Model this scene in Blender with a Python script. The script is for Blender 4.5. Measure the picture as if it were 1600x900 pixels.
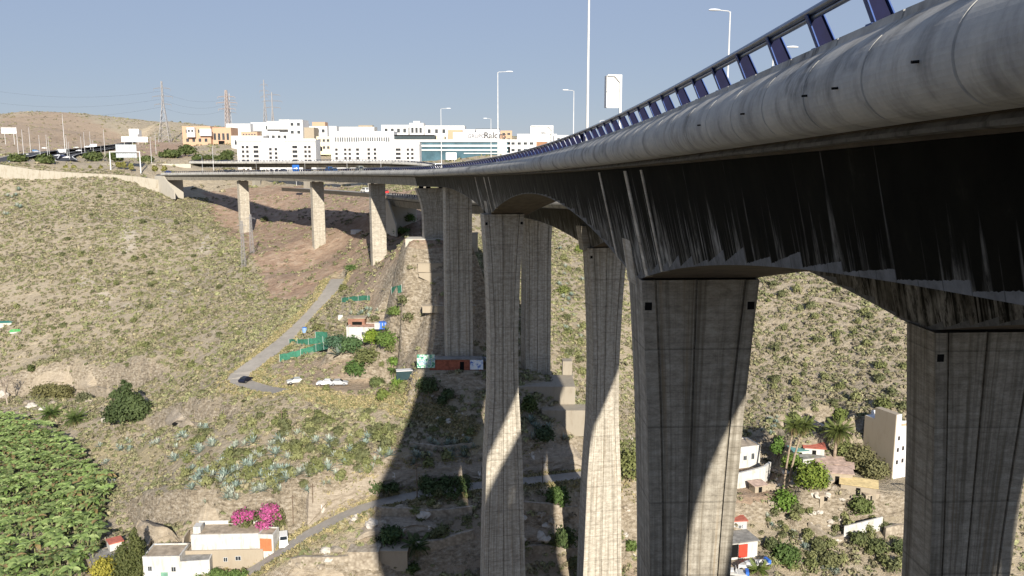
import bpy, math, random
import numpy as np
from mathutils import Vector, Matrix
random.seed(7); rng = np.random.default_rng(7)
R = math.radians
for o in list(bpy.data.objects): bpy.data.objects.remove(o)
S = bpy.context.scene
COL = S.collection

# ------------------------------------------------------------------ camera, sky, sun, exposure
F = 1300.0; TH = math.atan(205 / 1300.0)
cam = bpy.data.cameras.new('camera'); cam.sensor_width = 36; cam.lens = 36 * F / 1600
cam.clip_start = 0.5; cam.clip_end = 20000
co = bpy.data.objects.new('camera', cam); COL.objects.link(co)
co.location = (0, 0, 0); co.rotation_euler = (R(90) - TH, 0, 0)
S.camera = co
S.render.resolution_x = 1024; S.render.resolution_y = 576
SUN_AZ = R(12)      # behind the camera, to the right
SUN_EL = R(23.5)
sd = Vector((math.sin(SUN_AZ) * math.cos(SUN_EL), -math.cos(SUN_AZ) * math.cos(SUN_EL), math.sin(SUN_EL)))
W = bpy.data.worlds.new('World'); S.world = W; W.use_nodes = True
nt = W.node_tree; nt.nodes.clear()
sky = nt.nodes.new('ShaderNodeTexSky'); sky.sky_type = 'NISHITA'; sky.sun_disc = False
sky.sun_elevation = SUN_EL; sky.sun_rotation = math.pi - SUN_AZ
sky.altitude = 0; sky.air_density = 1.0; sky.dust_density = 0.0; sky.ozone_density = 2.5
bg = nt.nodes.new('ShaderNodeBackground'); bg.inputs[1].default_value = 0.09
out = nt.nodes.new('ShaderNodeOutputWorld')
mixn = nt.nodes.new('ShaderNodeMix'); mixn.data_type = 'RGBA'; mixn.inputs[0].default_value = 0.90
tcw = nt.nodes.new('ShaderNodeTexCoord'); sxw = nt.nodes.new('ShaderNodeSeparateXYZ'); nt.links.new(tcw.outputs['Generated'], sxw.inputs[0])
rw = nt.nodes.new('ShaderNodeValToRGB'); nt.links.new(sxw.outputs[2], rw.inputs[0])      # hazy daytime sky, paler towards the horizon
rw.color_ramp.elements[0].position = 0.0; rw.color_ramp.elements[0].color = (1.95 / 6, 2.28 / 6, 2.98 / 6, 1)
rw.color_ramp.elements[1].position = 0.45; rw.color_ramp.elements[1].color = (1.62 / 6, 2.10 / 6, 3.30 / 6, 1)
mw = nt.nodes.new('ShaderNodeVectorMath'); mw.operation = 'SCALE'; mw.inputs['Scale'].default_value = 6.0
nt.links.new(rw.outputs[0], mw.inputs[0]); nt.links.new(sky.outputs[0], mixn.inputs[6]); nt.links.new(mw.outputs[0], mixn.inputs[7])
nt.links.new(mixn.outputs[2], bg.inputs[0]); nt.links.new(bg.outputs[0], out.inputs[0])
sl = bpy.data.lights.new('sun', 'SUN'); sl.energy = 4.2; sl.angle = R(0.53); sl.color = (1.0, 0.93, 0.82)
so = bpy.data.objects.new('sun', sl); COL.objects.link(so)
so.rotation_euler = sd.to_track_quat('Z', 'Y').to_euler()
S.view_settings.view_transform = 'Standard'; S.view_settings.look = 'None'
S.view_settings.exposure = 0.95; S.view_settings.gamma = 1
try: S.view_settings.use_curve_mapping = False
except Exception: pass
S.cycles.max_bounces = 6

# ------------------------------------------------------------------ helpers
def un(px, py, Y):
    u = (px - 800) / F; v = (450 - py) / F
    k = Y / (math.cos(TH) + v * math.sin(TH))
    return Vector((u * k, Y, (v * math.cos(TH) - math.sin(TH)) * k))
def proj(p):
    d = p[1] * math.cos(TH) - p[2] * math.sin(TH); v = p[1] * math.sin(TH) + p[2] * math.cos(TH)
    return 800 + F * p[0] / d, 450 - F * v / d

class N:
    """small node-material builder"""
    def __init__(s, name):
        s.m = bpy.data.materials.new(name); s.m.use_nodes = True
        s.t = s.m.node_tree; s.b = s.t.nodes['Principled BSDF']
        s.b.inputs['Specular IOR Level'].default_value = 0.25
    def n(s, typ, **kw):
        x = s.t.nodes.new(typ)
        for k, v in kw.items():
            if k in x.inputs: x.inputs[k].default_value = v
            else: setattr(x, k, v)
        return x
    def l(s, a, b): s.t.links.new(a, b)
    def noise(s, vec, scale, detail=4, rough=.6, stretch=None):
        if stretch:
            mp = s.n('ShaderNodeMapping'); mp.inputs['Scale'].default_value = stretch
            s.l(vec, mp.inputs[0]); vec = mp.outputs[0]
        x = s.n('ShaderNodeTexNoise', Scale=scale, Detail=detail, Roughness=rough)
        s.l(vec, x.inputs['Vector']); return x.outputs['Fac']
    def ramp(s, fac, stops):
        x = s.n('ShaderNodeValToRGB'); e = x.color_ramp.elements
        while len(e) < len(stops): e.new(0.5)
        for i, (p, c) in enumerate(stops):
            e[i].position = p; e[i].color = (c[0], c[1], c[2], 1) if hasattr(c, '__len__') else (c, c, c, 1)
        s.l(fac, x.inputs[0]); return x.outputs[0]
    def mix(s, fac, a, b, typ='MIX'):
        x = s.n('ShaderNodeMix', data_type='RGBA', blend_type=typ)
        for sock, v in ((x.inputs[0], fac), (x.inputs[6], a), (x.inputs[7], b)):
            if isinstance(v, (int, float)): sock.default_value = v
            elif isinstance(v, tuple): sock.default_value = (*v, 1)
            else: s.l(v, sock)
        return x.outputs[2]
    def math(s, op, a, b=0.0):
        x = s.n('ShaderNodeMath', operation=op)
        for i, v in enumerate((a, b)):
            if isinstance(v, (int, float)): x.inputs[i].default_value = v
            else: s.l(v, x.inputs[i])
        return x.outputs[0]
    def base(s, c): 
        if isinstance(c, tuple): s.b.inputs['Base Color'].default_value = (*c, 1)
        else: s.l(c, s.b.inputs['Base Color'])
    def rough(s, r): s.b.inputs['Roughness'].default_value = r
    def bump(s, h, strength=.4, dist=.1):
        x = s.n('ShaderNodeBump', Strength=strength, Distance=dist); s.l(h, x.inputs['Height']); s.l(x.outputs[0], s.b.inputs['Normal'])
    def obj(s): return s.n('ShaderNodeTexCoord').outputs['Object']
    def pos(s): return s.n('ShaderNodeNewGeometry').outputs['Position']
    def uv(s, name='UVMap'):
        return s.n('ShaderNodeUVMap', uv_map=name).outputs[0]

def plain(name, c, rough=.7, metal=0, var=.18, scale=1.2):
    a = N(name); f = a.noise(a.pos(), scale, 5, .65)
    c0 = tuple(x * (1 - var) for x in c); c1 = tuple(min(1, x * (1 + var)) for x in c)
    a.base(a.ramp(f, [(.35, c0), (.65, c1)])); a.rough(rough); a.b.inputs['Metallic'].default_value = metal
    return a.m
def painted(name, c, dirt=(.3, .27, .22), amt=.45):
    """painted render wall: streaks and stains"""
    a = N(name); p = a.pos()
    f = a.noise(p, 1.0, 6, .7, (1.2, 1.2, .25)); g = a.noise(p, .5, 6, .7)
    m = a.math('MULTIPLY', a.ramp(f, [(.5, 0), (.75, 1)]), amt)
    m2 = a.math('MULTIPLY', a.ramp(g, [(.58, 0), (.72, 1)]), amt * .8)
    a.base(a.mix(m2, a.mix(m, c, dirt), dirt)); a.rough(.85); return a.m

def newmesh(name, V, Fs, mat=None, smooth=False, col=None, uvs=None):
    me = bpy.data.meshes.new(name)
    V = np.asarray(V, dtype=np.float32)
    if isinstance(Fs, np.ndarray):
        k = Fs.shape[1]; n = len(Fs)
        me.vertices.add(len(V)); me.vertices.foreach_set('co', V.ravel())
        me.loops.add(n * k); me.loops.foreach_set('vertex_index', Fs.astype(np.int32).ravel())
        me.polygons.add(n); me.polygons.foreach_set('loop_start', np.arange(0, n * k, k, dtype=np.int32))
        me.polygons.foreach_set('loop_total', np.full(n, k, dtype=np.int32))
        me.update(calc_edges=True); me.validate()
    else:
        me.from_pydata([tuple(v) for v in V], [], Fs); me.update()
    if smooth: me.polygons.foreach_set('use_smooth', [True] * len(me.polygons))
    if col is not None:
        ca = me.color_attributes.new('Col', 'FLOAT_COLOR', 'POINT')
        ca.data.foreach_set('color', np.asarray(col, dtype=np.float32).ravel())
    if uvs:
        for nm, arr in uvs.items():
            l = me.uv_layers.new(name=nm); l.data.foreach_set('uv', np.asarray(arr, dtype=np.float32).ravel())
    if mat: me.materials.append(mat)
    return me
def link(name, me, parent=None, loc=None, rot=None):
    o = bpy.data.objects.new(name, me); COL.objects.link(o)
    if parent: o.parent = parent
    if loc is not None: o.location = loc
    if rot is not None: o.rotation_euler = rot
    return o
def tag(o, label=None, cat=None, group=None, kind=None):
    if label: o['label'] = label
    if cat: o['category'] = cat
    if group: o['group'] = group
    if kind: o['kind'] = kind
    return o
def thing(name, loc, rz, label, cat, group=None):
    o = link(name, None, None, loc, (0, 0, rz)); o.empty_display_size = .5
    return tag(o, label, cat, group)
def copy_tree(o, parent=None, loc=None, rz=None, label=None, group=None, scale=None, kids=True):
    c = o.copy(); COL.objects.link(c)
    if parent: c.parent = parent
    if loc is not None: c.location = loc
    if rz is not None: c.rotation_euler = (c.rotation_euler[0], c.rotation_euler[1], rz)
    if label: c['label'] = label
    if group: c['group'] = group
    if scale is not None: c.scale = (scale,) * 3 if isinstance(scale, (int, float)) else scale
    if kids:
        for ch in o.children: copy_tree(ch, c)
    return c

class MB:
    def __init__(s): s.v = []; s.f = []
    def add(s, V, Fs):
        k = len(s.v); s.v += [tuple(x) for x in V]; s.f += [[i + k for i in f] for f in Fs]; return s
    def box(s, x0, x1, y0, y1, z0, z1, M=None):
        V = [Vector(p) for p in ((x0, y0, z0), (x1, y0, z0), (x1, y1, z0), (x0, y1, z0), (x0, y0, z1), (x1, y0, z1), (x1, y1, z1), (x0, y1, z1))]
        if M is not None: V = [M @ p for p in V]
        return s.add(V, [(0, 3, 2, 1), (4, 5, 6, 7), (0, 1, 5, 4), (1, 2, 6, 5), (2, 3, 7, 6), (3, 0, 4, 7)])
    def bar(s, a, b, r, r2=None, k=5):
        a = Vector(a); b = Vector(b); d = (b - a)
        if d.length < 1e-6: return s
        q = d.to_track_quat('Z', 'Y'); r2 = r if r2 is None else r2; V = []
        for c, rr in ((a, r), (b, r2)):
            for i in range(k):
                t = 2 * math.pi * i / k; V.append(c + q @ Vector((rr * math.cos(t), rr * math.sin(t), 0)))
        return s.add(V, [(i, (i + 1) % k, k + (i + 1) % k, k + i) for i in range(k)] + [tuple(range(k))[::-1], tuple(range(k, 2 * k))])
    def tube(s, pts, r, k=6):
        if not hasattr(r, '__len__'): r = [r] * len(pts)
        pts = [Vector(p) for p in pts]; V = []
        for i, p in enumerate(pts):
            d = pts[min(i + 1, len(pts) - 1)] - pts[max(i - 1, 0)]; q = d.to_track_quat('Z', 'Y')
            for j in range(k):
                t = 2 * math.pi * j / k; V.append(p + q @ Vector((r[i] * math.cos(t), r[i] * math.sin(t), 0)))
        Fs = [(i * k + j, i * k + (j + 1) % k, (i + 1) * k + (j + 1) % k, (i + 1) * k + j) for i in range(len(pts) - 1) for j in range(k)]
        Fs += [tuple(range(k))[::-1], tuple(range((len(pts) - 1) * k, len(pts) * k))]
        return s.add(V, Fs)
    def prism(s, poly, z0, z1, M=None):
        n = len(poly); V = [Vector((p[0], p[1], z0)) for p in poly] + [Vector((p[0], p[1], z1)) for p in poly]
        if M is not None: V = [M @ p for p in V]
        return s.add(V, [tuple(range(n))[::-1], tuple(range(n, 2 * n))] + [(i, (i + 1) % n, n + (i + 1) % n, n + i) for i in range(n)])
    def build(s, name, mat, parent=None, smooth=False, loc=None, rot=None):
        return link(name, newmesh(name, s.v, s.f, mat, smooth), parent, loc, rot)

# ------------------------------------------------------------------ terrain height
CP = '''-160 900 170;0 900 160;0 780 200;0 650 262;-160 650 265;60 645 258;90 780 196;60 900 158;150 600 275;150 575 282;60 600 280;0 600 285;0 560 300;
150 520 302;150 450 332;150 400 362;150 350 397;150 300 440;0 520 315;0 450 345;0 400 372;0 350 405;0 300 445;-160 520 325;-160 400 385;-160 300 450;
0 275 456;120 278 462;240 298 462;-160 280 456;200 320 430;300 350 402;300 450 327;300 550 262;300 600 240;270 650 217;220 650 232;230 560 270;230 500 300;230 430 345;
400 400 332;400 480 280;400 540 240;440 430 302;340 560 246;300 690 192;220 700 205;200 760 188;200 640 240;
600 450 226;600 500 212;560 560 206;520 600 196;450 620 192;640 550 195;640 450 215;640 400 222;625 385 240;615 420 226;640 430 212;672 372 208;700 400 202;690 470 194;655 430 206;590 412 268;590 380 292;545 372 330;496 373 338;381 363 422;440 372 376;540 420 290;480 420 318;530 450 268;480 440 290;570 440 250;
450 338 425;550 343 362;340 325 455;450 300 480;400 290 505;560 312 402;620 322 332;600 290 470;500 285 525;250 302 468;300 302 482;
600 640 180;500 640 186;400 640 190;400 700 176;500 700 172;600 700 167;400 760 164;300 760 170;500 755 159;600 735 159;400 782 160;300 785 162;700 722 165;
640 640 178;714 600 179;714 572 182;714 640 174;714 690 168;740 730 165;
350 875 150;250 900 148;180 800 178;170 750 206;230 800 168;430 860 149;
560 860 145;650 830 149;650 900 143;740 830 149;870 800 154;870 900 146;950 900 150;780 950 140;560 930 140;700 960 138;
860 600 182;890 640 178;890 700 171;890 730 167;835 590 183;1000 700 195;1000 650 214;1000 600 230;1000 500 258;1000 430 292;880 420 288;880 480 250;880 540 222;880 370 325;1000 790 172;1080 700 192;1080 800 170;
760 420 255;760 480 225;760 540 198;780 380 290;
1200 440 270;1200 550 240;1200 650 212;1300 440 262;1300 550 232;1300 640 206;1420 500 236;1420 600 211;1420 640 200;1180 740 188;1300 700 190;1300 760 182;1400 740 183;1400 800 176;1300 830 174;1200 860 171;1150 900 164;1400 900 163;1600 500 240;1600 640 204;1600 750 184;1600 900 163;1750 600 215;1750 850 170;
1100 380 320;1100 300 380;1300 380 300;1300 300 370;1500 380 300;1500 300 360;1750 350 300;1000 340 360;900 310 370;
0 259 468;-100 262 468;120 268 472;200 270 474;0 251 535;100 257 520;200 257 515;300 257 520;60 246 560;
130 234 800;190 227 950;80 240 700;40 245 610;250 224 850;300 228 770;350 228 750;150 245 640;200 240 640;260 240 640;320 246 600;
380 266 560;500 266 560;600 266 560;450 268 600;680 252 620;740 246 640;800 243 650;850 240 680;900 236 800;400 225 800;550 228 800;700 224 850;300 270 540;1000 236 800;1200 240 700;1500 250 600;
0 180 1250;60 175 1300;100 177 1300;140 188 1250;175 202 1200;196 213 1150;0 232 850;60 231 800;130 224 930;30 205 1000;100 205 1080;160 215 1060;
215 208 1150;235 197 1150;255 191 1150;280 192 1150;310 198 1200;350 202 1200;450 212 1300;240 215 980;600 215 1300;800 215 1300;1000 220 1300;1500 225 1200;-200 200 1200;-200 240 700;-200 265 500'''
EXTRA = [(0,100,-84),(35,100,-86),(-60,110,-84),(0,60,-76),(0,0,-52),(0,-80,-22),(70,0,-58),(-90,20,-72),(110,60,-82),(-150,100,-84),(160,100,-84),(0,-160,-16),(-150,-60,-40),(150,-60,-40),
         (-700,1800,30),(0,1800,15),(700,1800,15),(-900,900,30),(900,900,0),(500,300,-20),(-450,300,-30),(400,100,-70),(-350,120,-80),(0,2600,0),(-1200,2600,0),(1200,2600,0)]
pts = []
for t in CP.replace('\n', '').split(';'):
    a = [float(x) for x in t.split()]; p = un(*a); pts.append(tuple(p))
pts += EXTRA
P = np.array(pts); PX = P[:, :2] / 100
def U(r2): return r2 * np.log(r2 + 1e-9) * .5
n = len(P)
Km = U(((PX[:, None] - PX[None]) ** 2).sum(-1)) + np.eye(n) * 0.0006
A = np.zeros((n + 3, n + 3)); A[:n, :n] = Km; A[:n, n] = 1; A[:n, n + 1:] = PX; A[n, :n] = 1; A[n + 1:, :n] = PX.T
sol = np.linalg.solve(A, np.concatenate([P[:, 2], np.zeros(3)]))
def tps(x, y):
    x = np.asarray(x, float).ravel(); y = np.asarray(y, float).ravel(); o = np.empty_like(x)
    for i in range(0, len(x), 20000):
        q = np.stack([x[i:i + 20000], y[i:i + 20000]], 1) / 100
        k = U(((q[:, None] - PX[None]) ** 2).sum(-1))
        o[i:i + 20000] = k @ sol[:n] + sol[n] + q @ sol[n + 1:]
    return o
# value noise
_perm = rng.random((256, 256))
def vnoise(x, y):
    xi = np.floor(x).astype(int); yi = np.floor(y).astype(int); fx = x - xi; fy = y - yi
    fx = fx * fx * (3 - 2 * fx); fy = fy * fy * (3 - 2 * fy)
    g = lambda a, b: _perm[a % 256, b % 256]
    return (g(xi, yi) * (1 - fx) + g(xi + 1, yi) * fx) * (1 - fy) + (g(xi, yi + 1) * (1 - fx) + g(xi + 1, yi + 1) * fx) * fy
def fbm(x, y, o=4):
    s = 0; a = 1; t = 0
    for i in range(o):
        s = s + a * vnoise(x * 2 ** i + 17 * i, y * 2 ** i + 31 * i); t += a; a *= .5
    return s / t - .5
def pl(*t): return [un(*a) for a in t]
def dense(L, step=2.0):
    """smooth polyline"""
    L = [Vector(p) for p in L]; o = []
    for i in range(len(L) - 1):
        p0 = L[max(i - 1, 0)]; p1 = L[i]; p2 = L[i + 1]; p3 = L[min(i + 2, len(L) - 1)]
        k = max(1, int((p2 - p1).length / step))
        for j in range(k):
            t = j / k
            o.append(.5 * ((2 * p1) + (p2 - p0) * t + (2 * p0 - 5 * p1 + 4 * p2 - p3) * t * t + (3 * p1 - p0 - 3 * p2 + p3) * t ** 3))
    o.append(L[-1]); return o
ROADS = {
 'lower': (dense(pl((330,935,143),(380,902,148),(450,855,150),(500,825,152),(560,797,154),(640,776,157),(740,760,160),(860,748,163),(985,735,168),(1060,735,170))), 3.9),
 'upper': (dense(pl((440,612,200),(405,606,206),(372,592,212),(395,570,219),(425,548,227),(450,528,236),(475,505,246),(495,484,256),(517,456,270),(528,436,284))), 5.4),
}
HWY = {
 'a': (dense(pl((-120,264,478),(-40,259,485),(15,251,520),(45,243,610),(80,238,700),(130,233,800),(185,227,950),(215,222,1100)), 6), 22),
 'b': (dense(pl((75,251,560),(82,245,610),(105,240,690),(150,234,800),(195,227.6,930)), 6), 13),
 'c': (dense(pl((105,253,545),(100,247,600),(122,241,680),(160,235,780),(196,229,900)), 6), 13),
}
def seg_dist(x, y, L):
    """distance to polyline, z at closest, signed side (left +)"""
    best = np.full(x.shape, 1e9); bz = np.zeros_like(x); sd_ = np.zeros_like(x)
    for a, b in zip(L[:-1], L[1:]):
        dx, dy = b[0] - a[0], b[1] - a[1]; l2 = dx * dx + dy * dy + 1e-9
        t = np.clip(((x - a[0]) * dx + (y - a[1]) * dy) / l2, 0, 1)
        d = np.hypot(x - a[0] - t * dx, y - a[1] - t * dy); m = d < best
        best = np.where(m, d, best); bz = np.where(m, a[2] + t * (b[2] - a[2]), bz)
        sd_ = np.where(m, np.sign(dx * (y - a[1]) - dy * (x - a[0])), sd_)
    return best, bz, sd_
def sstep(e0, e1, v):
    t = np.clip((v - e0) / (e1 - e0), 0, 1); return t * t * (3 - 2 * t)
# level platforms (centre x, y, z, half sizes, rotation)
PLAT = []
def platform(px, py, Y, hx, hy, rz=0, dz=0):
    p = un(px, py, Y); PLAT.append((p.x, p.y, p.z + dz, hx, hy, rz)); return p
KPLAT = len(PLAT); PLAT.append((-19.8, 209.5, -20.2, 5.8, 4.0, .3))
platform(345, 882, 152, 8.5, 4.5)
platform(258, 905, 148, 5, 4)
platform(443, 853, 152.5, 2.2, 3.2)
platform(570, 532, 214, 8, 4)
platform(545, 604, 196, 11, 3.2)
platform(700, 574, 183, 7, 3.2)
platform(1170, 728, 196, 6, 4)
platform(1270, 694, 204, 6, 4)
platform(1380, 750, 184, 7, 7)
platform(1160, 880, 166, 6, 6)
platform(1295, 750, 183, 8, 5)
platform(1180, 760, 186, 5, 4)
STEPS = [ # polyline, height, softness, reach
 (pl((40,582,283),(100,590,282),(175,608,272),(225,620,262)), 8.0, .9, 9),
 (pl((250,655,222),(310,662,208),(350,668,200)), 4.5, .7, 6),
 (pl((215,790,172),(240,805,166),(300,815,161),(370,815,158),(440,800,156),(500,785,156)), 6.5, .7, 6),
 (pl((450,870,143),(520,868,142),(600,860,142),(660,850,145),(730,845,146)), 3.2, .7, 4),
 (pl((560,800,151),(620,805,150),(700,800,152)), 2.0, .6, 3),
 (pl((1180,740,190),(1230,740,190),(1330,720,196)), 3.5, .8, 5),
 (pl((1180,800,178),(1250,790,180),(1330,800,178),(1430,790,180)), 3.0, .8, 5),
 (pl((810,830,150),(880,815,152),(960,815,156)), 3, .7, 4),
 (pl((462,805,156),(520,782,157),(600,757,160),(640,746,161),(740,726,164),(870,712,168),(990,705,176)), 4.6, .7, 6),
]
def height(x, y, fine=True):
    shp = np.shape(x); x = np.asarray(x, float).ravel(); y = np.asarray(y, float).ravel()
    z = tps(x, y)
    near = (y < 520)
    amp = np.where(near, 1.0, 1.6)
    z = z + amp * (2.4 * fbm(x / 22, y / 22, 3) + (1.5 * np.abs(fbm(x / 9 + 5, y / 9, 3)) if fine else 0))
    z = z - 17 * np.exp(-((x + 534) / 20) ** 2) * (y > 900) * np.clip((y - 900) / 150, 0, 1)
    for L, h, w, reach in STEPS:
        d, _, s = seg_dist(x, y, L)
        wob = 1.4 * fbm(x / 4, y / 4, 2)
        sg = d * s + wob
        z = z + .5 * h * np.tanh(sg / w) * np.exp(-(d / reach) ** 2)
    for ip, (cx, cy, cz, hx, hy, rz) in enumerate(PLAT):
        c, s_ = math.cos(rz), math.sin(rz)
        u = (x - cx) * c + (y - cy) * s_; v = -(x - cx) * s_ + (y - cy) * c
        d = np.maximum(np.abs(u) - hx, np.abs(v) - hy)
        m = 1 - sstep(0, 9 if ip == KPLAT else 2.5, d); z = z * (1 - m) + cz * m
    for L, w in list(ROADS.values()):
        d, rz, s = seg_dist(x, y, L)
        up = z > rz
        d2 = d + .5 * fbm(x / 3, y / 3, 2)
        m = np.where(up, 1 - sstep(w / 2 + .8, w / 2 + 2.2, d2), 1 - sstep(w / 2 + .6, w / 2 + 5, d))
        z = z * (1 - m) + (rz - .05) * m
    for L, w in HWY.values():
        far = y > 440
        if far.any():
            d = np.full(x.shape, 1e9); rz = np.zeros_like(x)
            dd, rr, s = seg_dist(x[far], y[far], L); d[far] = dd; rz[far] = rr
            m = 1 - sstep(w / 2 + 2, w / 2 + 16, d); z = z * (1 - m) + (rz - .25) * m
    return z.reshape(shp)

def axis(breaks):
    o = [breaks[0][0]]
    for a, b, st in breaks:
        k = max(1, int(round((b - a) / st))); o += list(a + (b - a) * (np.arange(k) + 1) / k)
    return np.array(o)
gx = axis([(-1500,-900,30),(-900,-420,9),(-420,-230,5),(-230,-120,1.6),(-120,120,1.1),(120,240,2.2),(240,500,8),(500,1500,40)])
gy = axis([(-200,60,10),(60,125,3),(125,260,1.0),(260,340,1.5),(340,500,2.2),(500,700,5),(700,1400,9),(1400,3000,50)])
GX, GY = np.meshgrid(gx, gy)
GZ = height(GX, GY)
nx, ny = len(gx), len(gy)
from math import floor
def hz(x, y):
    """bilinear ground height"""
    x = np.asarray(x, float); y = np.asarray(y, float)
    i = np.clip(np.searchsorted(gx, x) - 1, 0, nx - 2); j = np.clip(np.searchsorted(gy, y) - 1, 0, ny - 2)
    fx = np.clip((x - gx[i]) / (gx[i + 1] - gx[i]), 0, 1); fy = np.clip((y - gy[j]) / (gy[j + 1] - gy[j]), 0, 1)
    return (GZ[j, i] * (1 - fx) + GZ[j, i + 1] * fx) * (1 - fy) + (GZ[j + 1, i] * (1 - fx) + GZ[j + 1, i + 1] * fx) * fy
def hit(px, py, y0=130, y1=1500):
    """first ground point seen through a point of the photograph"""
    Y = np.concatenate([np.arange(y0, 520, .5), np.arange(520, y1, 2)])
    u = (px - 800) / F; v = (450 - py) / F; k = Y / (math.cos(TH) + v * math.sin(TH))
    X = u * k; Z = (v * math.cos(TH) - math.sin(TH)) * k
    g = hz(X, Y); b = np.nonzero(g >= Z)[0]
    i = b[0] if len(b) else len(Y) - 1
    return Vector((X[i], Y[i], g[i]))

# ground colours: soil kinds painted where that soil really lies
def region(poly_px, Yr=None):
    return poly_px
def inpoly(px, py, poly):
    c = np.zeros(px.shape, bool); n_ = len(poly); j = n_ - 1
    for i in range(n_):
        xi, yi = poly[i]; xj, yj = poly[j]
        m = ((yi > py) != (yj > py)) & (px < (xj - xi) * (py - yi) / (yj - yi + 1e-9) + xi); c ^= m; j = i
    return c
fx_, fy_, fz_ = GX.ravel(), GY.ravel(), GZ.ravel()
dcam = np.maximum(fy_ * math.cos(TH) - fz_ * math.sin(TH), 1); vcam = fy_ * math.sin(TH) + fz_ * math.cos(TH)
gpx = 800 + F * fx_ / dcam; gpy = 450 - F * vcam / dcam
colr = np.zeros((len(fx_), 4)); colr[:, 3] = 1
# R: bare brown earth, G: dry straw grass, B: pale rock
def soft_region(ylo, yhi, poly, noise=6):
    jx = gpx + noise * 3 * fbm(fx_ / 6, fy_ / 6, 2); jy = gpy + noise * 2 * fbm(fx_ / 6 + 9, fy_ / 6, 2)
    return inpoly(jx, jy, poly) & (fy_ > ylo) & (fy_ < yhi)
m = soft_region(200, 540, [(320,300),(440,290),(700,300),(735,420),(700,470),(640,450),(560,415),(520,440),(470,470),(420,470),(400,420),(370,380),(330,340)])
colr[m, 0] = 1
m = soft_region(180, 300, [(560,380),(640,380),(735,380),(745,570),(650,560),(600,520),(560,480),(540,440)]); colr[m, 0] = .8
m = soft_region(140, 230, [(430,560),(640,560),(640,640),(520,620),(430,600)]); colr[m, 0] = np.maximum(colr[m, 0], .5)
m = soft_region(170, 195, [(1150,690),(1225,735),(1225,790),(1150,800)]); colr[m, 0] = .8
m = soft_region(500, 1300, [(160,215),(290,222),(300,245),(180,240)]); colr[m, 0] = 1
m = soft_region(700, 1600, [(0,180),(100,170),(230,230),(120,250),(0,235)]); colr[m, 0] = .6
m = soft_region(140, 200, [(560,690),(900,690),(1000,900),(560,900)], 8); colr[m, 0] = np.maximum(colr[m, 0], .35)
for L, w in ROADS.values():
    d, _, _ = seg_dist(fx_, fy_, L); colr[:, 1] = np.maximum(colr[:, 1], np.where(d < w / 2 + 3.5, .9, 0) * (vnoise(fx_ / 2, fy_ / 2) > .3))
for L in (pl((440,612,199),(500,628,191),(580,640,185),(640,655,178),(740,690,168)), pl((240,700,196),(190,690,215),(150,690,225))):
    d, _, _ = seg_dist(fx_, fy_, dense(L)); colr[:, 1] = np.maximum(colr[:, 1], np.where(d < 2.6, 1, 0))
for L in (pl((130,430,340),(200,480,312),(240,470,315),(290,440,330)), pl((200,390,365),(205,330,420)), pl((320,380,368),(330,350,395))):
    d, _, _ = seg_dist(fx_, fy_, dense(L)); colr[:, 2] = np.maximum(colr[:, 2], np.where(d < 3, .4, 0) * (vnoise(fx_ / 3, fy_ / 3) > .45))

g = N('dry_hillside_ground'); p = g.pos()
vc = g.n('ShaderNodeVertexColor', layer_name='Col'); sp = g.n('ShaderNodeSeparateColor'); g.l(vc.outputs[0], sp.inputs[0])
tan_ = g.ramp(g.noise(p, .35, 8, .7), [(.3, (.31, .25, .175)), (.5, (.42, .345, .26)), (.72, (.51, .44, .35))])
spk = g.ramp(g.noise(p, 1.7, 6, .75), [(.36, (.22, .20, .12)), (.5, (.35, .30, .20)), (.68, (.45, .39, .29))])
c0 = g.mix(.5, tan_, spk)
brown = g.ramp(g.noise(p, .3, 8, .72), [(.3, (.24, .155, .105)), (.5, (.36, .255, .18)), (.7, (.46, .36, .27))])
straw = g.ramp(g.noise(p, 2.2, 6, .7), [(.3, (.32, .26, .14)), (.7, (.48, .41, .26))])
rockp = g.ramp(g.noise(p, .9, 8, .7, (1, 1, 2.2)), [(.32, (.13, .105, .075)), (.5, (.33, .275, .20)), (.7, (.55, .49, .40))])
c1 = g.mix(sp.outputs[0], c0, brown); c2 = g.mix(g.math('MULTIPLY', sp.outputs[1], .8), c1, straw); c3 = g.mix(sp.outputs[2], c2, (.62, .56, .47))
geo = g.n('ShaderNodeNewGeometry'); sx = g.n('ShaderNodeSeparateXYZ'); g.l(geo.outputs['True Normal'], sx.inputs[0])
steep = g.ramp(sx.outputs[2], [(.5, 1), (.72, 0)])
g.base(g.mix(steep, c3, rockp)); g.rough(.95)
g.bump(g.math('ADD', g.noise(p, 1.1, 8, .75), g.math('MULTIPLY', g.noise(p, .3, 5, .6), 1.5)), 1.0, .9)
idx = np.arange(nx * ny).reshape(ny, nx)
quads = np.stack([idx[:-1, :-1], idx[:-1, 1:], idx[1:, 1:], idx[1:, :-1]], -1).reshape(-1, 4)
ground = link('ground', newmesh('ground', np.stack([fx_, fy_, fz_], 1), quads, g.m, False, colr)); tag(ground, kind='structure')
# outer apron to the horizon
ap = MB()
ap.add([(-14000,-14000,-160),(14000,-14000,-160),(14000,14000,-160),(-14000,14000,-160)], [(0,1,2,3)])
fg = ap.build('far_ground', g.m); tag(fg, kind='structure')

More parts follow.
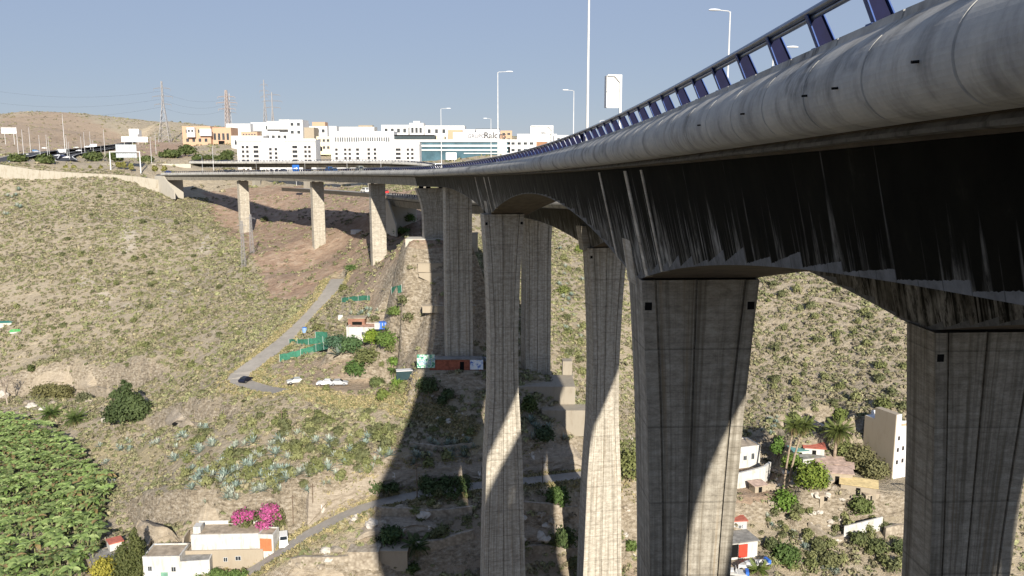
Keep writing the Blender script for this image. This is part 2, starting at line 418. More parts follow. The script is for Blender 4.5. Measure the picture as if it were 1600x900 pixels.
# ------------------------------------------------------------------ roads
def asphalt(name, c, seams=True):
    a = N(name); p = a.pos(); f = a.noise(p, .6, 6, .7); q = a.noise(p, 6, 3, .7)
    a.base(a.mix(.4, a.ramp(f, [(.3, tuple(x * .72 for x in c)), (.7, tuple(x * 1.25 for x in c))]), a.ramp(q, [(.3, tuple(x * .7 for x in c)), (.7, tuple(x * 1.3 for x in c))])))
    a.rough(.9); return a.m
M_ROAD_OLD = asphalt('worn_grey_asphalt', (.30, .275, .24)); M_ROAD = asphalt('dark_asphalt', (.055, .055, .058))
M_LINE = plain('road_paint', (.75, .75, .72), .8)
def ribbon(name, L, w, mat, lift=.0, off=0.0, bank=0.0, bw=0.0):
    V = []; 
    for i, p in enumerate(L):
        d = (L[min(i + 1, len(L) - 1)] - L[max(i - 1, 0)]); d = Vector((d.x, d.y, 0)).normalized(); nrm = Vector((-d.y, d.x, 0))
        b_ = bank * (1 if nrm.y > 0 else -1)
        V += [p + nrm * (off + w / 2) + Vector((0, 0, lift + b_ * (off + w / 2) + bank * bw)), p + nrm * (off - w / 2) + Vector((0, 0, lift + b_ * (off - w / 2) + bank * bw))]
    Fs = [(2 * i, 2 * i + 1, 2 * i + 3, 2 * i + 2) for i in range(len(L) - 1)]
    return link(name, newmesh(name, V, Fs, mat))
tag(ribbon('lower_road', ROADS['lower'][0], 3.9, M_ROAD_OLD, .06), kind='structure')
tag(ribbon('hillside_road', ROADS['upper'][0], 5.4, M_ROAD_OLD, .06), kind='structure')
for k, (L, w) in HWY.items():
    tag(ribbon('highway', L, w, M_ROAD, .25, 0, .09, w / 2), kind='structure')
    for off in (w / 2 - .8, -w / 2 + .8): tag(ribbon('highway_line', L, .5, M_LINE, .34, off, .09, w / 2), kind='structure')
    for i in range(0, len(L) - 1, 3): pass

# ------------------------------------------------------------------ viaduct alignment
RC = 590.0; CX = 5.68 - RC; CY = 20.0; W_D = 11.0; W_N = 14.3
def al(s, n_, z=0.0):
    if n_ > 17.3 and s < 20: n_ = n_ + min(.11 * (20 - s), 6)   # out of view: lower viaduct pushed outward so sun reaches the piers
    if s < -6:      # unseen reverse bend, shaped to place the deck's shadow
        q = -6 - s; dx = .0047 * q * q if q < 45 else .0047 * 2025 + .423 * (q - 45)
        a = s / RC; return Vector((CX + (RC + n_) * math.cos(a) + dx, CY + (RC + n_) * math.sin(a), z))
    a = s / RC; return Vector((CX + (RC + n_) * math.cos(a), CY + (RC + n_) * math.sin(a), z))
def head(s):
    return s / RC if s > -6 else s / RC + min(.0094 * (-6 - s), .42)   # rotation about z: local x = n (right), local y = s (forward)
def z_near(s):
    y = 20 + s; return 2.45 - .0269 * min(y, 200) - .018 * max(y - 200, 0)
FZ = [(-200, 6), (-100, 3.4), (0, .3), (26, -1.9), (117, -7.1), (165, -9.4), (225, -12.2), (250, -12.9), (320, -13.9), (400, -14.6)]
def z_far(s): return float(np.interp(s, [a for a, b in FZ], [b for a, b in FZ]))
S_C, S_A, S_Z = 26.0, 115.5, 164.0
def dep(s):
    u = min(abs(s - S_C - 2), abs(s - S_A - 2), abs(s - S_C + 88), 45)
    return 4.0 + 4.3 * (1 - u / 45) ** 2
def s_for_px(px, n_=5.5, zf=z_near):
    ss = np.linspace(120, 560, 2000); b = [abs(proj(al(s, n_, zf(s) - 4))[0] - px) for s in ss]
    return float(ss[int(np.argmin(b))])
NT = .75; SLP = .235
def nb(D): return NT + SLP * (D - 1.9)

# concrete materials
def conc_pier(name, tone=1.0, stain=.5):
    a = N(name); uv = a.uv(); sx = a.n('ShaderNodeSeparateXYZ'); a.l(uv, sx.inputs[0]); u, v = sx.outputs[0], sx.outputs[1]
    b1 = a.noise(uv, 1, 6, .7, (.22, .16, 1)); streak = a.noise(uv, 1, 5, .6, (2.2, .05, 1)); fine = a.noise(uv, 1, 3, .7, (5, 9, 1)); band = a.noise(uv, 1, 2, .5, (.02, 1.1, 1))
    col = a.ramp(b1, [(.3, (.235 * tone, .205 * tone, .16 * tone)), (.7, (.40 * tone, .365 * tone, .30 * tone))])
    col = a.mix(.35, col, a.ramp(band, [(.3, (.20 * tone, .175 * tone, .14 * tone)), (.7, (.45 * tone, .41 * tone, .34 * tone))]))
    col = a.mix(.25, col, a.ramp(fine, [(.35, (.13, .12, .10)), (.65, (.45, .42, .36))]))
    mot = a.noise(uv, 1, 7, .78, (.9, 2.0, 1)); col = a.mix(.38, col, a.ramp(mot, [(.38, (.09 * tone, .08 * tone, .065 * tone)), (.5, (.30 * tone, .27 * tone, .22 * tone)), (.62, (.50 * tone, .475 * tone, .41 * tone))]))
    st = a.ramp(streak, [(.46, 0), (.62, 1)])
    col = a.mix(a.math('MULTIPLY', st, stain), col, (.10, .085, .06))
    st2 = a.ramp(a.noise(uv, 1.3, 4, .6, (1.6, .035, 1)), [(.58, 0), (.7, 1)])
    col = a.mix(a.math('MULTIPLY', st2, .4), col, (.30, .22, .13))
    br = a.n('ShaderNodeTexBrick', offset=0.0, **{'Scale': 1.0, 'Mortar Size': .022, 'Brick Width': 7.0, 'Row Height': .42})
    br.inputs['Color1'].default_value = (1, 1, 1, 1); br.inputs['Color2'].default_value = (.93, .93, .93, 1); br.inputs['Mortar'].default_value = (.84, .83, .81, 1)
    a.l(uv, br.inputs['Vector']); col = a.mix(.8, col, br.outputs[0], 'MULTIPLY')
    fr = a.math('FRACT', a.math('DIVIDE', v, 4.6)); lift = a.ramp(fr, [(0, .55), (.018, .62), (.03, 1)])
    col = a.mix(.75, col, lift, 'MULTIPLY')
    a.base(col); a.rough(.9); a.bump(a.math('ADD', fine, a.math('MULTIPLY', br.outputs['Fac'], -1.5)), .5, .03); return a.m
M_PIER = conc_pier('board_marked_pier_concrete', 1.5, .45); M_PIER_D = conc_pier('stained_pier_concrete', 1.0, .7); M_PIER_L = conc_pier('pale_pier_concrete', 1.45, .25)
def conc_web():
    a = N('dark_streaked_girder_concrete'); uv = a.uv(); u2 = a.uv('Bot')  # near-black base, pale streaks growing towards the bottom of the web
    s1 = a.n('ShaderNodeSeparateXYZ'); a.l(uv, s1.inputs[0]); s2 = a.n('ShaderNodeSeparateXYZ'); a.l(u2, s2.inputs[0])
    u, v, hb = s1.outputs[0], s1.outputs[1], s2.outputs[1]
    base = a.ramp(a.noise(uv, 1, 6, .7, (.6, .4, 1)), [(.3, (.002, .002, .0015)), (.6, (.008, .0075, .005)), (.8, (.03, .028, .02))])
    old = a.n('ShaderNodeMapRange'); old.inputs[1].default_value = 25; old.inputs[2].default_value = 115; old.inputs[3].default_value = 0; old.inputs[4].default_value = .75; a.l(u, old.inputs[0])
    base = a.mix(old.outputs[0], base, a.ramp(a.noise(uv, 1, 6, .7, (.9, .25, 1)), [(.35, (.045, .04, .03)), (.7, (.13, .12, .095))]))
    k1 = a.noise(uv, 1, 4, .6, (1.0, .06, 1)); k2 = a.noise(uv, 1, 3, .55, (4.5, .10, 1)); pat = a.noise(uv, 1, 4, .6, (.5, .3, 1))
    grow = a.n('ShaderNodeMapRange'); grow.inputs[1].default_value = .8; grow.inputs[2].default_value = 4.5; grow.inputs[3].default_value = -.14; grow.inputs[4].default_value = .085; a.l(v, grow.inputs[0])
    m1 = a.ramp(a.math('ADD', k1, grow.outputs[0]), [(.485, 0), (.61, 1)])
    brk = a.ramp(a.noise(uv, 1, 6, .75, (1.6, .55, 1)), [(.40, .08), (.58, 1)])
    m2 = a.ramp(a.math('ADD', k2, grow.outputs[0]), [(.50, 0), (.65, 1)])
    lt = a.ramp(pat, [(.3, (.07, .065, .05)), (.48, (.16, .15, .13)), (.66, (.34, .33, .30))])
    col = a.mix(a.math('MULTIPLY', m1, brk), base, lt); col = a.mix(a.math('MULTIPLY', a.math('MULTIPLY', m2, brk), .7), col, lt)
    # sharp pale diagonal-less construction strips
    fr = a.math('FRACT', a.math('DIVIDE', u, 5.1)); lines = a.ramp(fr, [(0, 1), (.012, 1), (.014, 0)])
    lines = a.math('MULTIPLY', lines, a.ramp(a.math('DIVIDE', v, 6.0), [(.2, 0), (.7, 1)]))
    col = a.mix(a.math('MULTIPLY', lines, .45), col, (.22, .21, .19))
    saw = a.math('SUBTRACT', 1.0, a.math('MULTIPLY', a.math('FRACT', a.math('DIVIDE', u, 2.55)), .8))
    wn = a.n('ShaderNodeTexWhiteNoise', noise_dimensions='1D'); a.l(a.math('FLOOR', a.math('DIVIDE', u, 2.55)), wn.inputs['W'])
    rough_e = a.math('MULTIPLY', a.math('SUBTRACT', a.noise(uv, 4, 4, .7), .5), .12)
    lim = a.n('ShaderNodeMapRange'); lim.inputs[1].default_value = 45; lim.inputs[2].default_value = 75; lim.inputs[3].default_value = 1; lim.inputs[4].default_value = .3; a.l(u, lim.inputs[0])
    patch = a.math('LESS_THAN', a.math('ADD', hb, rough_e), a.math('MULTIPLY', lim.outputs[0], a.math('MULTIPLY', saw, a.ramp(wn.outputs['Value'], [(0, .22), (1, .6)]))))
    sub = a.ramp(a.math('FRACT', a.math('DIVIDE', u, .85)), [(0, .5), (.03, .6), (.05, 1)])
    pc = a.mix(1.0, a.ramp(a.noise(uv, 1.4, 5, .7), [(.3, (.08, .08, .078)), (.7, (.19, .193, .195))]), sub, 'MULTIPLY')
    col = a.mix(patch, col, pc)
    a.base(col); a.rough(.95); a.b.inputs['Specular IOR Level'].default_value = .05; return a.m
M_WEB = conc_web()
def conc_simple(name, lo, hi, streakc=(.08, .07, .055), amt=.5, su=1.2, sv=.1, patches=0):
    a = N(name); uv = a.uv(); col = a.ramp(a.noise(uv, .8, 6, .7), [(.3, lo), (.7, hi)])
    f2 = a.noise(uv, 5, 4, .7); col = a.mix(.2, col, a.ramp(f2, [(.3, tuple(x * .6 for x in lo)), (.7, hi)]))
    st = a.ramp(a.noise(uv, 1, 5, .65, (su, sv, 1)), [(.5, 0), (.68, 1)]); col = a.mix(a.math('MULTIPLY', st, amt), col, streakc)
    if patches:
        pm = a.ramp(a.noise(uv, 1, 3, .55, (.22, .5, 1)), [(.56, 0), (.66, 1)]); pk = a.ramp(a.noise(uv, 1, 7, .75, (3.2, 1.3, 1)), [(.42, 0), (.6, 1)]); col = a.mix(a.math('MULTIPLY', a.math('MULTIPLY', pm, pk), patches), col, (.035, .035, .035))
        pl_ = a.ramp(a.noise(uv, 1, 5, .7, (2.4, .5, 1)), [(.6, 0), (.75, 1)]); col = a.mix(a.math('MULTIPLY', pl_, .35), col, (.55, .54, .52))
    a.base(col); a.rough(.88); a.bump(f2, .25, .02); return a.m
M_CORN = conc_simple('precast_edge_beam_concrete', (.30, .30, .29), (.50, .48, .43), (.06, .06, .058), .55, 1.0, .35, .9)
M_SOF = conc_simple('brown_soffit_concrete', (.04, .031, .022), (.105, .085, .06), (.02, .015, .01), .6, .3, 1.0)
M_APP = conc_simple('grey_approach_girder_concrete', (.22, .20, .165), (.36, .335, .28), (.06, .05, .04), .6, .9, .15)
M_LIP = conc_simple('rough_drip_edge_concrete', (.05, .048, .042), (.20, .19, .17), (.02, .02, .015), .8, 2.5, .3)

def loft(stations, closed, uvv=None, caps=True, s_list=None, bot=None):
    """stations: list of rings (lists of Vector)"""
    k = len(stations[0]); V = [p for r in stations for p in r]; Fs = []; uv = []; uv2 = []
    rng_ = k if closed else k - 1
    for i in range(len(stations) - 1):
        for j in range(rng_):
            j2 = (j + 1) % k
            Fs.append((i * k + j, i * k + j2, (i + 1) * k + j2, (i + 1) * k + j))
            a0, a1 = uvv[j], uvv[j + 1]
            uv += [(s_list[i], a0[i] if hasattr(a0, '__len__') else a0), (s_list[i], a1[i] if hasattr(a1, '__len__') else a1),
                   (s_list[i + 1], a1[i + 1] if hasattr(a1, '__len__') else a1), (s_list[i + 1], a0[i + 1] if hasattr(a0, '__len__') else a0)]
            if bot:
                b0, b1 = bot[j], bot[j + 1]
                g_ = lambda q, ii: q[ii] if hasattr(q, '__len__') else q
                uv2 += [(s_list[i], g_(b0, i)), (s_list[i], g_(b1, i)), (s_list[i + 1], g_(b1, i + 1)), (s_list[i + 1], g_(b0, i + 1))]
    if caps and closed:
        for base_, rev in ((0, False), ((len(stations) - 1) * k, True)):
            f = list(range(base_, base_ + k)); f = f[::-1] if rev else f
            Fs.append(tuple(f)); uv += [(0, 0)] * k; uv2 += [(0, 5)] * k
    return V, Fs, uv, (uv2 if bot else None)
def mk(name, V, Fs, uv, mat, parent, uv2=None, smooth=False):
    d = {'UVMap': uv}
    if uv2: d['Bot'] = uv2
    return link(name, newmesh(name, V, Fs, mat, smooth, None, d), parent)

def build_deck(parent, n0, Wd, zf, s0, s1, s_main_end=None, alf=al, depf=None, joint=2.5, joints_to=260, right_c=True, Wg=None, ng=None):
    depf = depf or dep; Wg = Wg or Wd; ng = n0 if ng is None else ng
    prof = [(.55, .02), (.5, .14), (.02, .14), (-.0, .02), (-.13, -.10), (-.27, -.27), (-.38, -.48), (-.44, -.72), (-.44, -.96), (-.37, -1.2), (-.24, -1.38), (-.05, -1.52), (.22, -1.58), (.22, -.3)]
    prof = [(.55, .02), (.5, .14), (.03, .14), (.0, .0)]
    ctl = [(.0, .0), (-.24, -.19), (-.44, -.39), (-.57, -.63), (-.62, -.9), (-.56, -1.17), (-.41, -1.38), (-.17, -1.54), (.14, -1.6)]
    for i in range(len(ctl) - 1):
        p0 = ctl[max(i - 1, 0)]; p1 = ctl[i]; p2 = ctl[i + 1]; p3 = ctl[min(i + 2, len(ctl) - 1)]
        for t in (.33, .67, 1.0): prof.append(tuple(.5 * (2 * p1[k] + (p2[k] - p0[k]) * t + (2 * p0[k] - 5 * p1[k] + 4 * p2[k] - p3[k]) * t * t + (3 * p1[k] - p0[k] - 3 * p2[k] + p3[k]) * t ** 3) for k in (0, 1)))
    prof += [(.24, -1.6), (.24, -.3)]
    prof = [(a * (.86 if a < 0 else 1), (b - .14) * .93) for a, b in prof]
    grow = [0]
    for a, b in zip(prof[:-1], prof[1:]): grow.append(grow[-1] + math.dist(a, b))
    grow.append(grow[-1] + math.dist(prof[-1], prof[0]))
    st = []; k = s0
    while k < s1:
        if k < joints_to:
            st += [(k - .035, 0), (k - .02, 1), (k + .02, 1), (k + .035, 0)]
            k += joint
        else: st.append((k, 0)); k += 5
    st.append((s1, 0))
    for side in ((0, 1) if right_c else (0,)):
        rings = []; sl_ = []
        for s, gflag in st:
            z = zf(s); ring = []
            for a, b in prof:
                aa = a + (.035 if gflag and a < .1 else 0)
                nn = n0 + aa if side == 0 else n0 + Wd - aa
                ring.append(alf(s, nn, z + b))
            if side == 1: ring = ring[::-1]
            rings.append(ring); sl_.append(s)
        uvv = grow if side == 0 else grow[::-1]
        V, Fs, uv, _ = loft(rings, True, uvv, True, sl_)
        mk('edge_beam', V, Fs, uv, M_CORN, parent)
        rings = []; sl_ = []
        for i, s in enumerate(np.arange(s0, s1 + .01, 1.25)):
            z = zf(s); w = .006 * math.sin(i * 2.1) + .006 * math.sin(i * .77)
            q = [(.46, -1.70), (.46, -1.77 + w), (.60, -1.79 + w), (.60, -1.5)]
            ring = [alf(s, n0 + a if side == 0 else n0 + Wd - a, z + b) for a, b in q]
            rings.append(ring if side == 0 else ring[::-1]); sl_.append(s)
        V, Fs, uv, _ = loft(rings, True, [0, .15, .35, .7, .9], True, sl_)
        mk('drip_edge', V, Fs, uv, M_LIP, parent)
    ss = list(np.arange(s0, s1 + .01, 2.0))
    rings = []; 
    for s in ss:
        z = zf(s)
        rings.append([alf(s, n0 + a, z + b) for a, b in ((.58, -.3), (.50, -1.60), (NT, -1.85), (Wd - NT, -1.85), (Wd - .50, -1.60), (Wd - .58, -.3))])
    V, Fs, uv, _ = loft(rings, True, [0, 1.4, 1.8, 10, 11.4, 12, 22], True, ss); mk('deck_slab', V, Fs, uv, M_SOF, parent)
    V = []
    for s in ss:
        z = zf(s) - .29; V += [alf(s, n0 + .6, z), alf(s, n0 + Wd - .6, z)]
    Fs = [(2 * i, 2 * i + 1, 2 * i + 3, 2 * i + 2) for i in range(len(ss) - 1)]
    link('roadway', newmesh('roadway', V, Fs, M_ROAD), parent)
    def girder(a, b, mat_web, name):
        ss = list(np.arange(a, b + .01, 1.25))
        for side in (0, 1):
            rings = []; top = []; bt = []; T0 = []
            for s in ss:
                z = zf(s); D = depf(s); 
                o = [(NT, -1.86), (nb(D), -D), (nb(D) + .4, -D + .03), (NT + .4, -1.86)]
                rings.append([alf(s, ng + q if side == 0 else ng + Wg - q, z + r) for q, r in o][::(1 if side == 0 else -1)])
                T0.append(D - 1.86)
            zero = [0] * len(ss)
            if side == 0: uvv = [zero, T0, T0, zero, zero]; bt = [T0, zero, zero, T0, T0]
            else: uvv = [zero, T0, T0, zero, zero]; bt = [T0, zero, zero, T0, T0]
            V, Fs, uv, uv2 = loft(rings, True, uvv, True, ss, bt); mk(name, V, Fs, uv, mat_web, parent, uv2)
        rings = []
        for s in ss:
            z = zf(s); D = depf(s); rings.append([alf(s, ng + q, z + r) for q, r in ((nb(D) + .05, -D + .005), (Wg - nb(D) - .05, -D + .005), (Wg - nb(D) - .05, -D + .5), (nb(D) + .05, -D + .5))])
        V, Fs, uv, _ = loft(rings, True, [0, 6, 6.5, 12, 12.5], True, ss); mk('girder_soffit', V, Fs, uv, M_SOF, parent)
    e = s_main_end if s_main_end else s1
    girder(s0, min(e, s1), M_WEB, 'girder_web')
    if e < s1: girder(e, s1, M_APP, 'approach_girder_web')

def wp(h): return float(np.interp(h, [0, 3, 8, 14, 20, 30, 41, 65, 90], [6.7, 6.25, 5.6, 5.05, 4.7, 4.9, 6.2, 7.5, 8.4]))
def frameM(s, n_):
    p = al(s, n_); return Matrix.Translation((p.x, p.y, 0)) @ Matrix.Rotation(head(s), 4, 'Z')
def pier(parent, s, nc, ztop, zbot, wf=wp, L=4.0, mat=M_PIER, grooves=True, holes=True, fins=None, lab=None):
    M = frameM(s, nc); rings = []; zs = []
    h = ztop - zbot; k = max(2, int(h / 2.5)); per = None
    for i in range(k + 1):
        z = ztop - h * i / k; w = wf(h * i / k) / 2
        gr = .22 if grooves else .0
        a = w - .85
        front = [(-w, 0), (-a - .13, 0), (-a - .13, .17), (-a, .17), (-a, .05), (-.28, .05), (-.28, .22), (-.14, .22), (-.14, .05), (a, .05), (a, .17), (a + .13, .17), (a + .13, 0), (w, 0)] if grooves else [(-w, 0), (-w + .3, 0), (-w + .3, .06), (w - .3, .06), (w - .3, 0), (w, 0)]
        back = [(-x, L - y) for x, y in front]
        rings.append([M @ Vector((x, y, z)) for x, y in front + back]); zs.append(z)
        if per is None:
            q = front + back + [front[0]]; per = [0]
            for c, d in zip(q[:-1], q[1:]): per.append(per[-1] + math.dist(c, d))
    k2 = len(rings[0]); V = [p for r in rings for p in r]; Fs = []; uv = []
    for i in range(k):
        for j in range(k2):
            j2 = (j + 1) % k2; Fs.append((i * k2 + j, (i + 1) * k2 + j, (i + 1) * k2 + j2, i * k2 + j2))
            o = s * 3.3
            ov = s * .37 + nc * 1.9; uv += [(per[j] + o, zs[i] + ov), (per[j] + o, zs[i + 1] + ov), (per[j + 1] + o, zs[i + 1] + ov), (per[j + 1] + o, zs[i] + ov)]
    Fs += [tuple(range(k2)), tuple(range(k * k2, (k + 1) * k2))[::-1]]; uv += [(0, 0)] * (2 * k2)
    pr = mk('pier', V, Fs, uv, mat, parent)
    if lab: pr['label'] = lab
    if holes:
        for sx_ in (-1, 1):
            w = wf(1.4) / 2; b = MB(); x = sx_ * (w - .32); b.box(x - .2, x + .2, -.012, .3, ztop - 1.7, ztop - 1.25, M)
            b.build('drain_opening', M_BLACK, pr)
    return pr
M_BLACK = plain('black_void', (.006, .006, .006), 1.0)

def fin(parent, s, n0, zf, side=0, w0=1.3, w1=3.9):
    """vertical stiffener block that stands proud of the sloping web over a pier"""
    V = []
    for b in (w0, w1):
        z = zf(s + b)
        for nn, d in ((1.45, 4.4), (2.12, 8.5), (3.2, 8.5), (3.2, 4.4)):
            V.append(al(s + b, n0 + nn if side == 0 else n0 + W_D - nn, z - d))
    Fs = [(0, 1, 2, 3), (7, 6, 5, 4), (0, 4, 5, 1), (1, 5, 6, 2), (2, 6, 7, 3), (3, 7, 4, 0)]
    uv = [(0, V[i].z) if q in (0, 3) else (.9, V[i].z) for f in Fs for q, i in enumerate(f)]
    mk('web_stiffener', V, Fs, uv, M_PIER_L, parent)
def strip(parent, s, n0, zf, w=.42, d0=2.0):
    V = []
    for b in (0, w):
        D = dep(s + b); z = zf(s + b)
        for nn, d in ((NT + SLP * (d0 - 1.9) - .05, d0), (nb(D) - .05, D), (nb(D) + .3, D), (NT + .3, d0)): V.append(al(s + b, n0 + nn, z - d))
    Fs = [(0, 1, 2, 3), (7, 6, 5, 4), (0, 4, 5, 1), (1, 5, 6, 2), (2, 6, 7, 3), (3, 7, 4, 0)]
    uv = [(s + i % 2, V[i].z) for f in Fs for i in f]
    mk('web_joint_strip', V, Fs, uv, M_PIER, parent)

# ---- near viaduct
S_J = 190.0
S_ABUT = s_for_px(253, 0)
near = thing('viaduct', al(S_C, 5.5, z_near(S_C)), 0, 'tall curving concrete viaduct with blue railing sweeping overhead from the right', 'viaduct')
def keep(o, root):
    o.matrix_parent_inverse = root.matrix_basis.inverted() if False else Matrix.Translation(-Vector(root.location))
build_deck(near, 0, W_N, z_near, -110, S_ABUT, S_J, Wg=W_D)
for s, lab in ((S_C, 'nearest full pier of the near viaduct'), (S_A, None)):
    zt = z_near(s + 2) - dep(s + 2) + .3; g0 = float(hz(*al(s, 5.5)[:2]))
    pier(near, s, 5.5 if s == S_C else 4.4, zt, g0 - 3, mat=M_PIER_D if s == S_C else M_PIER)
    fin(near, s, 0, z_near); strip(near, s - 2.2, 0, z_near, .7); strip(near, s - 6.5, 0, z_near, .4); strip(near, s + 6.8, 0, z_near, .5)
s = S_Z; gz = float(hz(*al(s, 5.5)[:2])); pier(near, s, 5.5, z_near(s) - dep(s) - .0, gz - 4, wf=lambda h: 5.9, L=3.2, holes=False, grooves=True)
# hammerhead pier carrying the joint
SK = s_for_px(668, 3.5); print('SK', al(SK, 5.5), proj(al(SK, 5.5, -20.6))); gk = float(hz(*al(SK, 5.5)[:2]))
pier(near, SK, 5.5, z_near(SK) - 4.6, gk - 3, wf=lambda h: float(np.interp(h, [0, .2, 3, 6, 40], [9.6, 9.6, 7.2, 6.0, 6.0])), L=2.6, grooves=False, holes=False, mat=M_PIER)
mb = MB(); Mk = frameM(SK, 5.5)
for x in (-3.4, -1.6, 1.6, 3.4): MB().box(x - .45, x + .45, .4, 1.8, z_near(SK) - 4.6, z_near(SK) - 3.95, Mk).build('bearing', M_BLACK, near)
for px in (590.5, 496.5, 380.5):
    s = s_for_px(px); gz = float(hz(*al(s, 5.5)[:2]))
    pier(near, s, 5.5, z_near(s) - 4.35, gz - 3, wf=lambda h: 4.7, L=2.6, grooves=False, holes=False, mat=M_PIER_L)
    mb = MB(); Ms = frameM(s, 5.5)
    for x in (-1.5, 1.5): MB().box(x - .4, x + .4, .7, 1.8, z_near(s) - 4.36, z_near(s) - 3.98, Ms).build('bearing', M_BLACK, near)
# abutment with sloping wing wall
M_WALL = painted('weathered_retaining_wall', (.44, .41, .35), (.30, .25, .18), .55)
Ma = frameM(S_ABUT, 0); za = z_near(S_ABUT)
mb = MB()
mb.box(.2, W_D - .2, -2.2, 9, za - 16, za - 1.7, Ma)
mb.add([Ma @ Vector(v) for v in ((.0, -13, za - 9.5), (.0, -1.5, za - 1.8), (.0, -1.5, za - 14), (.0, -13, za - 14), (.6, -13, za - 9.5), (.6, -1.5, za - 1.8), (.6, -1.5, za - 14), (.6, -13, za - 14))],
       [(0, 1, 2, 3), (7, 6, 5, 4), (0, 4, 5, 1), (0, 3, 7, 4), (3, 2, 6, 7)])
mb.build('abutment', M_WALL, near)
# little rusty drain pipes sticking out of the edge beam
for s, d in ((-9.2, .95), (-6.6, 1.0), (-5.2, .98), (-1.2, .98), (3.1, .95)):
    z = z_near(s); mb = MB(); mb.tube([al(s, -.2, z - d), al(s, -.62, z - d - .03)], .022, 6); mb.build('drain_pipe', M_BLACK, near)

# ---- far (lower) viaduct
far = thing('viaduct', al(S_C, 21.7, z_far(S_C)), 0, 'lower concrete viaduct running behind the near one, stained and shaded', 'viaduct')
SF1 = s_for_px(600, 16.2, z_far)
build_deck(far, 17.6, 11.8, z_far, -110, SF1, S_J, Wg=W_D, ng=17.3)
for s, m_ in ((S_C, M_PIER_D), (S_A, M_PIER), (S_Z, M_PIER)):
    zt = z_far(s + 2) - dep(s + 2) + .3; g0 = float(hz(*al(s, 23)[:2]))
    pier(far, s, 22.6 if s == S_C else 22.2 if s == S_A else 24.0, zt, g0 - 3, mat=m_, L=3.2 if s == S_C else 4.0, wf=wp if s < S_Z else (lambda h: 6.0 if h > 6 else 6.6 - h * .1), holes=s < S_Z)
    if s == S_A: fin(far, s, 16.2, z_far)
Mf = frameM(SF1, 16.2); zb = z_far(SF1); mb = MB(); mb.box(.2, W_D - .2, -4, 8, zb - 14, zb - 1.7, Mf)
mb.add([Mf @ Vector(v) for v in ((0, -12, zb - 10), (0, -4, zb - 1.8), (0, -4, zb - 14), (0, -12, zb - 14), (.6, -12, zb - 10), (.6, -4, zb - 1.8), (.6, -4, zb - 14), (.6, -12, zb - 14))],
       [(0, 1, 2, 3), (7, 6, 5, 4), (0, 4, 5, 1), (0, 3, 7, 4), (3, 2, 6, 7)]); mb.build('abutment', M_WALL, far)
# ramp roadway going on over the slope
LR = [al(s, 21.7, z_far(s) - .35) for s in np.arange(SF1, SF1 + 120, 6)]
tag(ribbon('ramp_road', LR, 10, M_ROAD_OLD, .0), kind='structure')
mb = MB()
for a_, b_ in zip(LR[:-1], LR[1:]):
    s_ = SF1 + 6 * LR.index(a_)
    q = [al(s_, 16.3, z_far(s_) + .1), al(s_ + 6, 16.3, z_far(s_ + 6) + .1)]
    mb.add([q[0], q[1], q[1] - Vector((0, 0, 1.5)), q[0] - Vector((0, 0, 1.5))], [(0, 1, 2, 3)])
    mb.add([q[0] + Vector((.35, 0, 0)), q[1] + Vector((.35, 0, 0)), q[1] + Vector((.35, 0, -1.5)), q[0] + Vector((.35, 0, -1.5))], [(3, 2, 1, 0)])
    mb.add([q[0], q[1], q[1] + Vector((.35, 0, 0)), q[0] + Vector((.35, 0, 0))], [(3, 2, 1, 0)])
tag(mb.build('parapet_wall', M_WALL), 'pale concrete parapet beside the ramp behind the piers', 'wall')

# ---- third bridge in the background
B3 = dense([un(296, 252, 525), un(380, 252, 505), un(480, 251.5, 480), un(580, 251.5, 452), un(650, 254, 430), un(700, 262, 410), un(760, 275, 385)], 5)
cum = [0]
for a_, b_ in zip(B3[:-1], B3[1:]): cum.append(cum[-1] + (b_ - a_).length)
def al3(s, n_, z=0.0):
    s = min(max(s, 0), cum[-1] - .01); i = max(0, int(np.searchsorted(cum, s)) - 1); t = (s - cum[i]) / (cum[i + 1] - cum[i])
    p = B3[i].lerp(B3[i + 1], t); d = B3[i + 1] - B3[i]; d.z = 0; d.normalize()
    # left-to-right in the picture: the camera side is on its right; n=0 edge is the camera-side edge
    nr = Vector((-d.y, d.x, 0)); return Vector((p.x, p.y, 0)) + nr * n_ + Vector((0, 0, z))
def z3(s):
    s = min(max(s, 0), cum[-1] - .01); return float(np.interp(s, cum, [p.z for p in B3]))
third = thing('viaduct', al3(60, 5, z3(60)), 0, 'flat concrete bridge in front of the white apartment blocks', 'viaduct')
build_deck(third, 0, 10, z3, 0, cum[-1] - 1, 0.0, al3, lambda s: 3.7, 5, 0)
for px in (386, 473, 572, 655):
    i = int(np.argmin([abs(proj(p)[0] - px) for p in B3])); s = cum[i]; c = al3(s, 5); d = B3[min(i + 1, len(B3) - 1)] - B3[i - 1]
    Mx = Matrix.Translation((c.x, c.y, 0)) @ Matrix.Rotation(math.atan2(d.y, d.x), 4, 'Z'); gz = float(hz(c.x, c.y))
    mb = MB(); mb.box(-1.2, 1.2, -2.2, 2.2, min(gz, z3(s) - 8) - 3, z3(s) - 3.65, Mx); 
    me_o = mb.build('pier', M_APP, third)
d = B3[1] - B3[0]; Mx = Matrix.Translation((B3[0].x, B3[0].y, 0)) @ Matrix.Rotation(math.atan2(d.y, d.x), 4, 'Z')
mb = MB(); mb.box(-10, 1, .1, 9.9, z3(0) - 12, z3(0) - 1.7, Mx)
mb.add([Mx @ Vector(v) for v in ((1, 0, z3(0) - 1.7), (12, 0, z3(0) - 9), (1, 0, z3(0) - 12), (1, .6, z3(0) - 1.7), (12, .6, z3(0) - 9), (1, .6, z3(0) - 12))], [(0, 1, 2), (5, 4, 3), (0, 3, 4, 1)])
mb.build('abutment', M_WALL, third)
